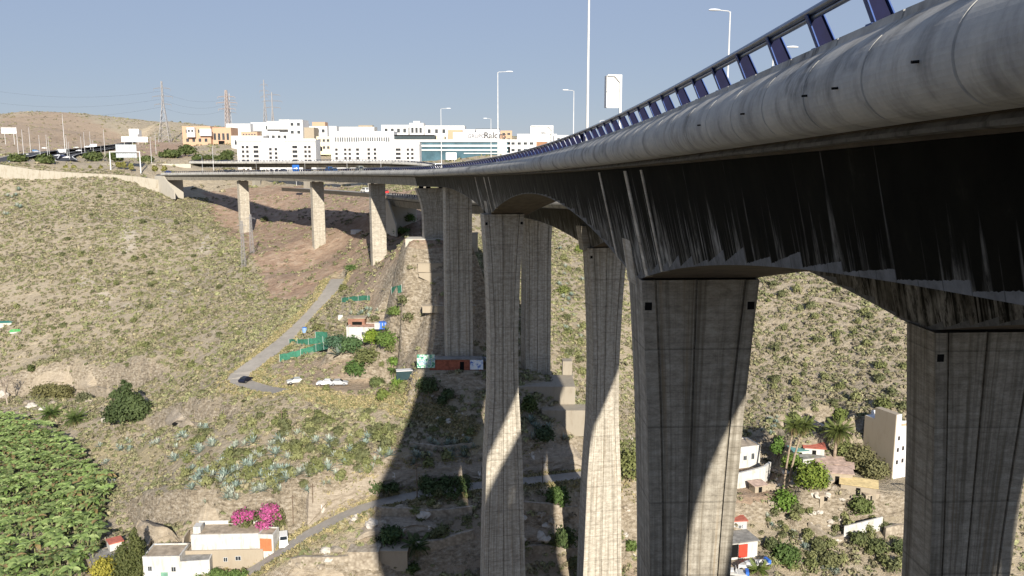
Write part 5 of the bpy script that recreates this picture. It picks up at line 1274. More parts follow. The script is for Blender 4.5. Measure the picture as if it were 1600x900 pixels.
def tree_obj(name, loc, label, cat, w, d, h, n_, leaf, c0, c1, blobs=None, trunk_h=None, trunk_r=.18, z0=.35, group=None, rz=0, mat=None, stems=4):
    root = thing(name, loc, rz, label, cat, group)
    bl = blobs or lump(w, d, h, 14, z0); V, Fq, co_ = cloud(bl, n_, leaf, c0, c1)
    link('crown', newmesh('crown', V, Fq, mat or M_LEAF, False, co_), root)
    tb = MB(); th = trunk_h or h * .55; tb.tube([(0, 0, -.5), (.05, 0, th * .5), (0, .05, th)], [trunk_r, trunk_r * .8, trunk_r * .5], 7)
    for i in range(stems):
        b_ = bl[i % len(bl)]; tb.tube([(0, 0, th * (.35 + .12 * i)), (b_[0] * .5, b_[1] * .5, (th * .6 + b_[2]) * .5), (b_[0], b_[1], b_[2])], [trunk_r * .5, trunk_r * .35, trunk_r * .15], 5)
    tb.build('trunk', M_BARK, root); return root
G_DK = (.028, .055, .018); G_MD = (.06, .11, .03); G_BR = (.12, .19, .035); G_YL = (.22, .23, .05); G_OL = (.10, .11, .05); G_GR = (.12, .13, .08)
# tall dark feathery tree behind the banana field
c = hit(200, 662); tree_obj('leafy_tree', c, 'large dark green feathery tree beside the two low palms', 'tree', 14, 10, 13, 5200, .36, (.035, .055, .02), (.09, .12, .045), blobs=[(0,0,3,4.2),(-3.5,0,2.4,3.2),(3.2,0,3.2,3.6),(-1,0,6.2,3.2),(2.2,0,6.2,2.7),(-.6,.3,9,2.0),(-3,0,8.2,1.5),(.9,0,10.8,1.2),(-.3,0,11.9,.8),(3.8,0,1.4,2.0),(-4.8,0,1.2,2.2)], trunk_h=8)
# bare pale tree far left
c = hit(12, 632); root = thing('bare_tree', c, 0, 'bare grey forked tree at the left edge above the bananas', 'tree'); tb = MB(); random.seed(5)
def branch(p, d, L, r, k):
    q = p + d * L; tb.tube([p, (p + q) / 2 + Vector((random.uniform(-.15, .15), 0, .05)), q], [r, r * .8, r * .6], 5)
    if k: 
        for i in range(3): dd = (d + Vector((random.uniform(-.7, .7), random.uniform(-.7, .7), random.uniform(-.2, .5)))).normalized(); branch(q, dd, L * .68, r * .6, k - 1)
branch(Vector((0, 0, -.5)), Vector((-.1, 0, 1)), 4.2, .3, 4); tb.build('trunk', plain('pale_bark', (.36, .30, .25), .9), root)
c = hit(85, 622); tree_obj('shrub_tree', c, 'broad olive thicket in front of the pale cliff', 'bush', 17, 6, 5.5, 2600, .34, (.09, .085, .035), (.18, .17, .07), z0=.2, trunk_h=2)
c = hit(130, 628); tree_obj('shrub_tree', c, 'smaller grey green thicket right of the broad one', 'bush', 8, 4, 3.5, 900, .3, (.09, .10, .05), (.15, .15, .08), z0=.2, trunk_h=1.5)
c = hit(50, 585); tree_obj('shrub_tree', c, 'dark upright bush on top of the pale cliff', 'bush', 2.6, 2.6, 3.4, 420, .28, (.05, .07, .02), (.10, .12, .04), z0=.2, trunk_h=1.5)
# cypress pair and yellow bush by the houses
def cypress(px, py, h, w, label, n_=2600):
    c = hit(px, py); bl = [(random.uniform(-.1, .1) * w, random.uniform(-.1, .1) * w, h * t, w * .5 * (1.0 if t < .55 else max(.15, (1 - t) / .45) ** .7) * random.uniform(.85, 1.1)) for t in np.linspace(.06, .97, 15)]
    return tree_obj('cypress', c, label, 'tree', w, w, h, n_, .2, (.05, .065, .02), (.11, .12, .04), blobs=bl, trunk_h=h * .8)
cypress(217, 905, 10.5, 3.6, 'tall cypress left of the white house'); cypress(197, 908, 7.5, 3.8, 'shorter bushy cypress leaning on the tall one', 2000)
c = hit(165, 908, 125); tree_obj('round_tree', c, 'yellow green round tree at the foot of the cypresses', 'tree', 5.5, 5, 5.5, 1900, .22, (.20, .19, .03), (.34, .30, .05), z0=.25)
c = hit(345, 907, 125); tree_obj('hedge', c, 'broad green vine hedge in front of the long house', 'hedge', 11.5, 3, 2.6, 2200, .22, (.07, .12, .03), (.15, .21, .06), z0=.1, trunk_h=.8)
# bougainvillea
c = un(408, 826, 155.5); root = thing('bougainvillea', c, 0, 'bright magenta flowering bougainvillea over the garage', 'bush')
bl = [(-3.6,0,2.4,1.6),(-5,0,1.4,1.3),(-1.6,0,2.2,1.4),(.6,-.3,2.6,1.7),(2.2,0,3.6,1.5),(3.4,.3,2.2,1.5),(3.8,0,.8,1.3),(.2,0,.6,1.3),(-2.8,0,.4,1.4)]
V, Fq, co_ = cloud(bl, 1800, .22, (.07, .085, .03), (.15, .15, .06)); link('foliage', newmesh('foliage', V, Fq, M_LEAF, False, co_), root)
bl = [(-3.8,-.5,2.6,1.5),(-4.8,-.5,1.6,1.0),(-1.9,-.5,2.8,1.1),(1.6,-.6,3.6,1.6),(1.6,-.9,2.4,1.4),(.8,-1,1.0,1.4),(2.9,-.5,4.3,1.0),(3.4,-.5,2.6,.9)]
V, Fq, co_ = cloud(bl, 1500, .2, (.34, .04, .16), (.50, .13, .30), shell=.75); link('blossom', newmesh('blossom', V, Fq, M_LEAF, False, co_), root)
MB().tube([(0, 0, -1), (.2, 0, 1), (1, 0, 2.5)], [.14, .1, .05], 6).build('stem', M_BARK, root)
# lush trees around the ruined house
for px, py, w, h, n_, c0, c1, lab in ((581, 541, 4.4, 5.2, 1500, (.10, .17, .02), (.24, .30, .04), 'round bright lemon tree in front of the ruined house'), (550, 552, 7.5, 4.5, 1500, (.05, .10, .04), (.10, .16, .06), 'dark bluish green bush left of the lemon tree'),
    (604, 562, 6.5, 5, 1500, (.06, .12, .02), (.14, .20, .05), 'green bush right below the ruined house'), (556, 588, 6, 4.5, 1200, (.05, .10, .03), (.10, .16, .04), 'dense green bush lowest in the garden'), (574, 572, 8, 4, 1400, (.09, .11, .04), (.17, .18, .07), 'loose olive bush in the middle of the garden'),
    (525, 545, 6.5, 3.4, 1000, (.04, .09, .05), (.08, .14, .08), 'dark green shrub between net and ruined house'), (618, 515, 3.4, 3.2, 500, (.08, .13, .03), (.14, .19, .05), 'green bush beside the blue storage box'), (618, 582, 4.2, 2.4, 500, (.08, .15, .03), (.16, .24, .05), 'low bright green bush left of the lean-to'),
    (590, 605, 5, 2.6, 500, (.08, .11, .04), (.14, .17, .06), 'rounded shrub below the garden'), (598, 627, 3.8, 2.8, 450, (.09, .13, .03), (.17, .20, .05), 'round green shrub above the dirt path'), (623, 605, 4, 2.4, 420, (.10, .17, .03), (.18, .26, .05), 'yellow green shrub at the edge of the shadow'),
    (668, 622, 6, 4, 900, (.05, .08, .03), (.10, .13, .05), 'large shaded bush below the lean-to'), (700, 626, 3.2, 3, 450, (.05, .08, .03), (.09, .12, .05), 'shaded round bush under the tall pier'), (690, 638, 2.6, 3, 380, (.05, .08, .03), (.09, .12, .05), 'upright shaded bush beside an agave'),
    (640, 350, 4.5, 4.5, 700, (.06, .12, .02), (.12, .20, .05), 'leafy green tree on the slope below the ramp abutment'), (626, 366, 9, 2.6, 600, (.07, .12, .03), (.14, .20, .06), 'low green bushes in front of the abutment'), (612, 350, 5, 4, 600, (.12, .14, .05), (.20, .22, .08), 'tall pale reeds left of the green tree'),
    (548, 424, 6.5, 2.4, 500, (.06, .11, .03), (.11, .16, .05), 'dark green shrub beside the concrete channel'), (536, 455, 4, 2.2, 300, (.12, .13, .05), (.18, .19, .07), 'dry green clump above the road end'), (413, 347, 5, 3.2, 420, (.10, .11, .05), (.15, .16, .07), 'single round olive bush between the first two piers'),
    (497, 516, 5.5, 1.8, 420, (.12, .13, .05), (.19, .19, .08), 'long low hedge along the hillside road')):
    c = hit(px, py); tree_obj('garden_bush', c, lab, 'bush', w, w * .8, h, n_, .26, c0, c1, z0=.25, trunk_h=h * .4, trunk_r=.12)
# natural rock faces cut by roads and terraces
def rock_mat(name, lo, mid, hi, spill):
    a = N(name); p = a.pos(); f = a.noise(p, .8, 8, .75, (1, 1, 1.8)); st = a.noise(p, 1.2, 7, .75, (.5, .5, 5)); col = a.mix(.45, a.ramp(f, [(.32, lo), (.5, mid), (.68, hi)]), a.ramp(st, [(.35, lo), (.65, hi)]))
    sp_ = a.ramp(a.noise(p, 1, 5, .65, (.55, .55, .12)), [(.64, 0), (.70, 1)]); col = a.mix(a.math('MULTIPLY', sp_, spill), col, (.66, .62, .56)); a.base(col); a.rough(.95); a.bump(f, .9, .3); return a.m
M_RF = rock_mat('weathered_rock_face', (.15, .12, .09), (.31, .26, .20), (.44, .385, .305), .9); M_RFP = rock_mat('pale_layered_rock_face', (.19, .15, .11), (.34, .285, .21), (.45, .39, .30), .4)
def rockface(ptsL, h, label, mat=None, lean=.25, rows_=7, sgn=1, L=None):
    if L is None:
        L = []
        for px, py in ptsL: q = hit(px, py, 125); q.y -= 1.6; q.z = float(hz(q.x, q.y)); L.append(q)
        L = dense(L, .9)
    V = []; n_ = len(L)
    for i, p in enumerate(L):
        d = L[min(i + 2, n_ - 1)] - L[max(i - 2, 0)]; d = Vector((d.x, d.y, 0)).normalized(); nr = Vector((-d.y, d.x, 0)) * sgn; e = min(i, n_ - 1 - i) / max(1, n_ * .12); hh = h * min(1, .25 + .75 * e) * (.85 + .5 * (float(fbm(np.array([i * .13 + px_seed]), np.array([1.7]), 3)[0])) )
        for j in range(rows_ + 2):
            t = j / rows_
            if j <= rows_: q = p + nr * (lean * hh * t + .55 * float(fbm(np.array([i * .35 + px_seed]), np.array([j * .8]), 3)[0]) * 2); z = p.z - 1.0 + (hh + 1.0) * t
            else: q = p + nr * (lean * hh + 3.0); z = max(float(hz(q.x, q.y)) - .4, p.z + hh - 1.5)
            V.append((q.x, q.y, z))
    k = rows_ + 2; Fs = [(i * k + j, (i + 1) * k + j, (i + 1) * k + j + 1, i * k + j + 1) for i in range(n_ - 1) for j in range(k - 1)]
    base_ = len(V); V += [(x, y + 2.5 * sgn, z - 3) for x, y, z in V[:]]; Fs += [tuple(base_ + q for q in f[::-1]) for f in Fs[:]]
    o = link('cliff', newmesh('cliff', V, Fs, mat or M_RF)); tag(o, label, 'cliff', 'rock faces in the valley'); return o
px_seed = 0
def road_side(px0, px1, off):
    o = []; RL = ROADS['lower'][0]
    for i in range(1, len(RL) - 1):
        p = RL[i]; x_ = proj(p)[0]
        if px0 <= x_ <= px1: d = RL[i + 1] - RL[i - 1]; d = Vector((d.x, d.y, 0)).normalized(); o.append(p + Vector((-d.y, d.x, 0)) * off)
    return dense(o, .9)
rockface(None, 3.7, 'long rock face with white spills above the lower road', M_RF, .2, 8, 1, road_side(468, 760, 2.7)); px_seed = 3.1
rockface(None, 3.5, 'shaded rock face above the road right of the near pier', M_RF, .2, 8, 1, road_side(800, 930, 2.7))
for ptsL, h, lab, mt in (
    ([(212,836),(235,842),(262,843),(290,838)], 4.2, 'pale rock face behind the yard of the white house', M_RFP), ([(298,834),(330,831),(365,830),(398,828)], 2.6, 'low pale rock face behind the long house', M_RFP),
    ([(50,600),(90,606),(130,612),(175,621),(228,628)], 3.8, 'pale layered cliff above the thicket at the left', M_RFP), ([(560,838),(610,834),(660,832),(735,838)], 2.6, 'rough ledge below the lower road partly in shadow', M_RF), ([(815,838),(860,838),(902,838)], 2.8, 'dark rough ledge right of the near pier', M_RF),
    ([(1262,470),(1300,476),(1340,484)], 2.2, 'thin rock band high on the right hill', M_RF), ([(1180,762),(1215,765)], 2.0, 'pale rocky bank beside the twin palms', M_RFP), ([(255,668),(285,668),(312,665)], 2.6, 'rounded rock outcrop left of the agave slope', M_RF), ([(450,880),(500,884),(545,884)], 2.2, 'sunlit rough ledge at the bottom below the road', M_RFP)):
    px_seed += 7.3; rockface(ptsL, h, lab, mt)
c = hit(288, 664); o_ = MB().box(-2.6, 2.6, -1.2, 1.2, -.25, .22).build('crevice_shade', M_BLACK, None, False, c + Vector((0, -.2, .5))); o_.rotation_euler = (0, 0, -.15); tag(o_, 'black block standing for the shade under the rock outcrop', 'crevice_shade')  # solid black block put in as the shade beneath the outcrop
# trees of the right settlement
for px, py, w, h, n_, c0, c1, lab in ((1268, 766, 8, 7, 3000, (.08, .13, .02), (.22, .27, .05), 'big bright green tree at the foot of the twin palms'), (1228, 795, 8, 4.5, 1500, (.08, .15, .02), (.16, .25, .05), 'low vivid green tree in front of the twin palms'), (1215, 715, 4, 6, 900, (.06, .12, .02), (.12, .2, .04), 'slim green tree left of the twin palms'),
    (1235, 735, 6, 5, 1100, (.07, .13, .02), (.14, .20, .04), 'green tree between the palms and the shacks'), (1340, 735, 9, 7, 2600, (.10, .10, .045), (.19, .18, .08), 'wide dry grey green tree left of the tower house'), (1368, 748, 7, 5, 1600, (.12, .12, .05), (.20, .19, .09), 'dry bush at the foot of the tower house'),
    (1320, 722, 6, 5, 1200, (.12, .14, .05), (.20, .22, .08), 'pale green bush right of the right palm'), (1345, 812, 6.5, 4, 1300, (.08, .11, .03), (.15, .18, .06), 'green bush in front of the yellow roofed shed'), (1228, 880, 6.5, 4.5, 1600, (.05, .09, .02), (.10, .15, .045), 'dark green tree right of the white boat'),
    (1205, 860, 4, 3, 600, (.07, .09, .04), (.13, .15, .06), 'small grey green bush beside the shed roof'), (1343, 850, 5, 2.8, 700, (.06, .08, .03), (.12, .14, .05), 'round dark bush below the whitewashed wall'), (1372, 865, 6, 3, 800, (.08, .10, .04), (.14, .16, .06), 'round bush near the lower right'),
    (1280, 862, 4, 3, 600, (.09, .10, .04), (.15, .16, .07), 'olive bush above the row of agaves'), (1405, 862, 4, 2.6, 500, (.06, .08, .03), (.10, .12, .05), 'dark bush beside the dark pier'), (1300, 885, 6, 2.8, 800, (.11, .12, .05), (.18, .18, .08), 'broad olive bush at the bottom right'),
    (1240, 662, 4, 3, 500, (.10, .12, .04), (.15, .17, .06), 'round bush above the twin palm crowns'), (1312, 664, 4, 5, 700, (.09, .12, .03), (.16, .19, .05), 'leafy tree standing behind the right palm'), (1380, 640, 6, 3, 700, (.10, .12, .04), (.16, .17, .06), 'bushes behind the top of the tower house'),
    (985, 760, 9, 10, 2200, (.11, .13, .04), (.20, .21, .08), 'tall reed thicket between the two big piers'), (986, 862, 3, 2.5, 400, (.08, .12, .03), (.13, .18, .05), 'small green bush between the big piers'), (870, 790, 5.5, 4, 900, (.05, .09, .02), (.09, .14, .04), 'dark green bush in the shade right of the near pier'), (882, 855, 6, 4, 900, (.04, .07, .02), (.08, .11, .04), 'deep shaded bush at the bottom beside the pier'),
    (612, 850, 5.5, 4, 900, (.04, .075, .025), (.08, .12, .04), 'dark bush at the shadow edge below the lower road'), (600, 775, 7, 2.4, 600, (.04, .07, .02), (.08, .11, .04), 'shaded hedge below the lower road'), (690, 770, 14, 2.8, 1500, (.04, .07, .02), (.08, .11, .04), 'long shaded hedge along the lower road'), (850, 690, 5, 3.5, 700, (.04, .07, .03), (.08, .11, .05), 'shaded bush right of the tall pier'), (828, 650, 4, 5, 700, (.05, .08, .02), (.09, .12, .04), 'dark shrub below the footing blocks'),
    (645, 895, 3, 2, 400, (.05, .08, .02), (.09, .13, .04), 'small dark shrub by the square rock'), (905, 395, 4.5, 3.2, 600, (.14, .18, .04), (.22, .26, .07), 'yellow green shrub on the hill seen between the piers'), (880, 460, 5, 3, 500, (.12, .15, .04), (.2, .22, .07), 'yellow green clump beside the brown pier')):
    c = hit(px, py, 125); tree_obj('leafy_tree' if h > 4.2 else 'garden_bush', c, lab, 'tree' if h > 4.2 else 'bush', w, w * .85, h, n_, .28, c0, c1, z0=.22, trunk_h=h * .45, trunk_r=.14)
# bushes on the plateau at the left
for px, py, w, h, lab in ((148, 251, 17, 7, 'dark green hedge left of the grey gantry panel'), (180, 252, 15, 7.5, 'dark green bush behind the grey gantry panel'), (228, 252, 12, 4, 'green bushes right of the gantry panel'), (266, 246, 20, 6, 'large dark bush below the pylon'), (293, 244, 16, 10, 'taller olive tree right of the large dark bush'),
    (28, 255, 11, 4.5, 'round olive bush beside the highway bend'), (72, 255, 12, 6, 'green brown bush clump in front of the queue'), (340, 250, 22, 4, 'hedge along the orange building wall'), (310, 252, 9, 5, 'small dark tree left of the hedge'), (355, 246, 12, 6, 'reddish scrub in front of the orange building')):
    c = hit(px, py + 1, 480); tree_obj('garden_bush', c, lab, 'bush', w, w * .5, h, 700, .8, (.045, .07, .02), (.10, .12, .04), z0=.2, trunk_h=h * .4, trunk_r=.2)
for i, px in enumerate((103, 116, 141, 158, 186, 195, 205, 242, 257)):
    c = un(px, 269.5, 478); c.z = float(hz(c.x, c.y)) if abs(float(hz(c.x, c.y)) - c.z) < 2 else c.z - .5
    tree_obj('bushy_palm' if False else 'garden_bush', c, 'ragged yellow green shrub growing against the pale wall by the left road', 'bush', 3.5, 2.5, 5.4, 260, .5, (.14, .15, .04), (.24, .22, .07), z0=.25, trunk_h=2.5, group='shrubs against the pale wall')

# ------------------------------------------------------------------ palms
def frond_mesh(L, droop, c0, c1, wdt=.55):
    """one arching feather frond along +x"""
    n_ = 16; Cc = []; V = []; Fq = []; Co = []; pts_ = []
    for i in range(n_ + 1):
        t = i / n_; x = L * (t - .25 * droop * t * t); z = L * (.28 * t - droop * t * t * .72); pts_.append((x, z))
    k = 0
    for i in range(n_):
        (x0, z0), (x1, z1) = pts_[i], pts_[i + 1]; w = wdt * math.sin(math.pi * min(1, (i + 1.5) / (n_ + 1))) ** .6 + .1
        for sg in (-1, 1):
            cc = np.array(c0) * (1 - i / n_) + np.array(c1) * (i / n_)
            V += [(x0, 0, z0), (x0 * .45 + x1 * .55, 0, z0 * .45 + z1 * .55), (x1 + .35, sg * w, z1 - .18 - .15 * w), (x1 + .2, sg * w * .92, z1 - .22 - .15 * w)]; Fq.append((k, k + 1, k + 2, k + 3)); Co += [(*cc, 1)] * 4; k += 4
    return np.array(V), np.array(Fq), np.array(Co)
def palm(loc, h, label, nf=44, L=3.2, lean=(0, 0), r=.26, c0=(.10, .13, .035), c1=(.15, .18, .05), dead=14, spread=1.0):
    root = thing('palm_tree', loc, 0, label, 'palm tree'); tb = MB(); top = Vector((lean[0], lean[1], h))
    if h > 1.5:
        P_ = [(lean[0] * (t ** 1.5), lean[1] * (t ** 1.5), h * t) for t in np.linspace(0, 1, 9)]; P_[0] = (0, 0, -.6); tb.tube(P_, [r * 1.25] + [r * (1 + .12 * (i % 2)) for i in range(7)] + [r * 1.3], 9)
    else: tb.tube([(0, 0, -.5), (0, 0, .6), (0, 0, h)], [.5, .6, .4], 9)
    tb.build('trunk', M_TRUNKP, root)
    def crownset(k_, lo, hi, ca, cb, Ls):
        parts = []
        for i in range(k_):
            dr = lo + (hi - lo) * (i / max(1, k_ - 1)); v, f, c_ = frond_mesh(Ls * rng.uniform(.85, 1.1), dr, ca, cb); a_ = i * 2.39996 + rng.uniform(-.2, .2); up_ = rng.uniform(-.1, .1) + (.75 - dr) * .9
            M_ = np.array((Matrix.Rotation(a_, 3, 'Z') @ Matrix.Rotation(-up_, 3, 'Y'))); parts.append((v @ M_.T + np.array(top), f, c_))
        return merge(parts)
    V, Fq, co_ = crownset(nf, .05, 1.15 * spread, c0, c1, L); link('crown', newmesh('crown', V, Fq, M_LEAF, False, co_), root)
    if dead: V, Fq, co_ = crownset(dead, 1.2, 1.6, (.30, .21, .11), (.36, .27, .15), L * .7); link('dead_fronds', newmesh('dead_fronds', V, Fq, M_LEAF, False, co_), root)
    return root
c1_ = hit(1224, 770); c2_ = hit(1231, 768)
palm(c1_, 16.0, 'left one of the twin tall slim palms', 30, 3.0, (1.6, 0), .22); palm(c2_, 15.4, 'right one of the twin tall slim palms, leaning outward', 30, 3.0, (3.0, .3), .22)
palm(hit(1303, 722), 7.2, 'stout palm with dense drooping crown before the tower house', 60, 4.0, (.5, 0), .36, dead=16)
palm(hit(80, 654), 1.6, 'low palm at the banana field edge, nearer the left border', 44, 4.3, (0, 0), .5, (.07, .12, .03), (.14, .19, .05), 12); palm(hit(118, 662), 1.6, 'low palm right of its twin beside the dark tree', 46, 4.3, (0, 0), .5, (.07, .11, .03), (.13, .17, .05), 12)
palm(hit(618, 585), 1.0, 'small low palm beside the lean-to', 18, 1.9, (0, 0), .2, (.06, .10, .03), (.12, .17, .05), 0); palm(hit(1185, 898, 125), 1.0, 'small spiky palm below the white boat', 20, 2.4, (0, 0), .2, (.10, .14, .03), (.16, .2, .05), 0)
palm(hit(652, 868, 125), 1.5, 'dark low palm in the shade above the square rock', 26, 3.0, (0, 0), .3, (.04, .07, .02), (.07, .11, .03), 0)

# ------------------------------------------------------------------ agaves
def agave_mesh(n_, L, up, c0, c1):
    V = []; Fq = []; Co = []; k = 0
    for i in range(n_):
        a_ = i * 2.39996; el = up[0] + (up[1] - up[0]) * (1 - i / n_); l = L * rng.uniform(.8, 1.1); d = np.array([math.cos(a_) * math.cos(el), math.sin(a_) * math.cos(el), math.sin(el)]); t = np.array([-math.sin(a_), math.cos(a_), 0]) * .11 * L
        mid = d * l * .45 + np.array([0, 0, -.02]); tip = d * l + np.array([0, 0, -.08 * l]); cc = np.array(c0) + (np.array(c1) - np.array(c0)) * rng.random()
        V += [t * .7, mid + t, tip, mid - t, -t * .7][0:1] + [mid + t, tip, mid - t]; Fq.append((k, k + 1, k + 2, k + 3)); Co += [(*cc, 1)] * 4; k += 4
        V += [-t * .7 + [0, 0, .01], mid + t, mid - t, np.array([0, 0, 0.02])]; Fq.append((k, k + 1, k + 2, k + 3)); Co += [(*cc, 1)] * 4; k += 4
    return newmesh('rosette', np.array(V), np.array(Fq), M_LEAF, False, np.array(Co))
AG = [agave_mesh(22, 1.5, (.15, 1.35), (.27, .31, .25), (.45, .49, .41)), agave_mesh(18, 1.2, (.1, 1.3), (.29, .33, .25), (.46, .50, .41)), agave_mesh(26, 1.7, (.1, 1.4), (.19, .26, .22), (.33, .40, .34))]
def agave(px, py, lab, sc=1.0):
    c = hit(px + rng.uniform(-1, 1), py, 125); o = link('agave', AG[int(rng.integers(3))], None, c, (0, 0, rng.uniform(0, 6))); o.scale = (sc * rng.uniform(.8, 1.25),) * 3; tag(o, lab, 'agave', 'agaves on the slopes'); return o
def scatter_poly(poly, k):
    xs = [p[0] for p in poly]; ys = [p[1] for p in poly]; o = []
    while len(o) < k:
        x = rng.uniform(min(xs), max(xs)); y = rng.uniform(min(ys), max(ys))
        if inpoly(np.array([x]), np.array([y]), poly)[0]: o.append((x, y))
    return o
for poly, k, lab, sc in (([(280,665),(620,690),(610,735),(560,752),(480,770),(430,790),(300,790),(270,720)], 140, 'pale blue green agave on the sunlit slope above the lower cliff', 1.15), ([(640,690),(740,690),(740,722),(645,728)], 26, 'shaded blue agave in the dense row above the shaded cliff', 1.0),
    ([(868,380),(912,420),(912,690),(880,600)], 24, 'pale agave on the hill seen between two piers', 1.0), ([(545,488),(590,484),(592,498),(550,500)], 9, 'agave in the clump above the ruined house', 1.1), ([(820,660),(885,670),(885,690),(820,690)], 10, 'shaded agave right of the tall pier', 1.1),
    ([(1180,640),(1215,620),(1215,690),(1185,700)], 10, 'pale agave on the slope right of the big pier', .9), ([(1252,860),(1262,856),(1322,900),(1300,902)], 16, 'grey green agave in the row running down to the bottom edge', .9), ([(150,690),(240,680),(250,700),(180,760),(160,740)], 14, 'agave on the bank beside the banana field', 1.1),
    ([(1180,790),(1240,780),(1240,850),(1200,840)], 8, 'agave among the bushes above the shed', .9), ([(0,300),(30,295),(40,330),(0,345)], 8, 'pale agave patch high at the left edge', 1.6)):
    for x, y in scatter_poly(poly, k): agave(x, y, lab, sc)
agave(530, 560, 'single large grey agave below the lower green net', 2.2)

# ------------------------------------------------------------------ banana plants
def banana_mesh(seed):
    r_ = np.random.default_rng(seed); V = []; Fq = []; Co = []; k = 0; h = 2.6
    for i in range(14):
        a_ = i * 2.4 + r_.uniform(-.3, .3); L = r_.uniform(1.2, 2.0); w = r_.uniform(.26, .42); el = r_.uniform(.55, 1.4); n_ = 6; tw = r_.uniform(-.6, .6)
        cc = np.array((.12, .19, .045)) + (np.array((.30, .37, .145)) - np.array((.12, .19, .045))) * r_.random(); 
        if r_.random() < .10: cc = np.array((.30, .22, .10))
        cc = cc * (.62, 1.0, .8, 1.25, .95)[seed % 5]
        dirh = np.array([math.cos(a_), math.sin(a_), 0]); side = np.array([-math.sin(a_), math.cos(a_), 0]); side = side * math.cos(tw) + np.array([0, 0, math.sin(tw)]); P_ = []
        for j in range(n_ + 1):
            t = j / n_; e2 = el - 1.5 * t * t; x = L * t * math.cos(el * (1 - t) + .1); z = L * (math.sin(el) * t - .75 * t * t); P_.append(np.array([0, 0, h]) + dirh * x + np.array([0, 0, z]))
        for j in range(n_):
            w0 = w * math.sin(math.pi * (.08 + .9 * j / n_)) ** .5; w1 = w * max(0, math.sin(math.pi * (.08 + .9 * (j + 1) / n_))) ** .5 if j < n_ - 1 else .03
            for sg in (-1, 1):
                dz = np.array([0, 0, .10 * w]); jit = r_.uniform(-.06, .06)
                V += [P_[j], P_[j + 1], P_[j + 1] + sg * side * w1 + dz + jit, P_[j] + sg * side * w0 + dz]; Fq.append((k, k + 1, k + 2, k + 3) if sg > 0 else (k, k + 3, k + 2, k + 1)); Co += [(*cc, 1)] * 4; k += 4
    return np.array(V), np.array(Fq), np.array(Co)
BM = [banana_mesh(s_) for s_ in range(5)]; BMe = [newmesh('leaves', *b_[:2], M_LEAF, False, b_[2]) for b_ in BM]
ms = MB(); ms.tube([(0, 0, -.4), (0, 0, 1.2), (.05, 0, 2.65)], [.16, .13, .09], 7); BST = newmesh('stem', ms.v, ms.f, plain('banana_stem', (.20, .22, .09)))
field = [(-60,642),(0,645),(45,655),(85,672),(128,705),(150,740),(176,745),(175,760),(160,800),(158,835),(152,870),(120,905),(-60,905)]
cand = []
for gx_ in np.arange(-190, -60, 2.05):
    for gy_ in np.arange(146, 275, 2.05):
        x = gx_ + rng.uniform(-.6, .6); y = gy_ + rng.uniform(-.6, .6); z = float(hz(x, y)); q = proj((x, y, z + 2.2))
        if inpoly(np.array([q[0]]), np.array([q[1]]), field)[0]: cand.append((y, x, z))
cand.sort(); vis_ = [c for c in cand if 0 < proj((c[1], c[0], c[2] + 2))[0] and proj((c[1], c[0], c[2] + 2.5))[1] < 900]
indiv = vis_[:300]; setI = set(indiv); rest = [c for c in cand if c not in setI]
bp = None
for i, (y, x, z) in enumerate(indiv):
    o = link('banana_plant', None, None, (x, y, z), (0, 0, rng.uniform(0, 6.28))); k = rng.uniform(.7, 1.25); o.scale = (k, k, k * rng.uniform(.85, 1.15)); tag(o, 'broad leaved banana plant in the dense plantation at the lower left', 'banana plant', 'banana plants of the plantation')
    link('leaves', BMe[i % 5], o); link('stem', BST, o)
parts = []
for i, (y, x, z) in enumerate(rest):
    v, f, c_ = BM[i % 5]; a_ = rng.uniform(0, 6.28); k = rng.uniform(.85, 1.2); Rm = np.array([[math.cos(a_), -math.sin(a_), 0], [math.sin(a_), math.cos(a_), 0], [0, 0, 1]]); parts.append((v @ Rm.T * k + np.array([x, y, z]), f, c_))
if parts:
    V, Fq, co_ = merge(parts); o = link('banana_plantation', newmesh('banana_plantation', V, Fq, M_LEAF, False, co_)); tag(o, 'rest of the dense banana plantation behind the nearest plants', 'banana plants', None, 'stuff')

# ------------------------------------------------------------------ scrub
def avoid(x, y, z):
    m_ = np.ones(x.shape, bool)
    for L, w in ROADS.values(): d, _, _ = seg_dist(x, y, L); m_ &= d > w / 2 + 1.0
    for L, w in HWY.values(): d, _, _ = seg_dist(x, y, L); m_ &= d > w / 2 + 2
    for cx, cy, cz, hx, hy, rz in PLAT: m_ &= ~((np.abs(x - cx) < hx - .5) & (np.abs(y - cy) < hy))
    d_ = y * math.cos(TH) - z * math.sin(TH); px = 800 + F * x / d_; py = 450 - F * (y * math.sin(TH) + z * math.cos(TH)) / d_
    m_ &= ~(inpoly(px, py, field) & (y < 275)); 
    return m_, px, py
def grid_col(x, y, ch):
    i = np.clip(np.searchsorted(gx, x) - 1, 0, nx - 2); j = np.clip(np.searchsorted(gy, y) - 1, 0, ny - 2); return colr.reshape(ny, nx, 4)[j, i, ch]
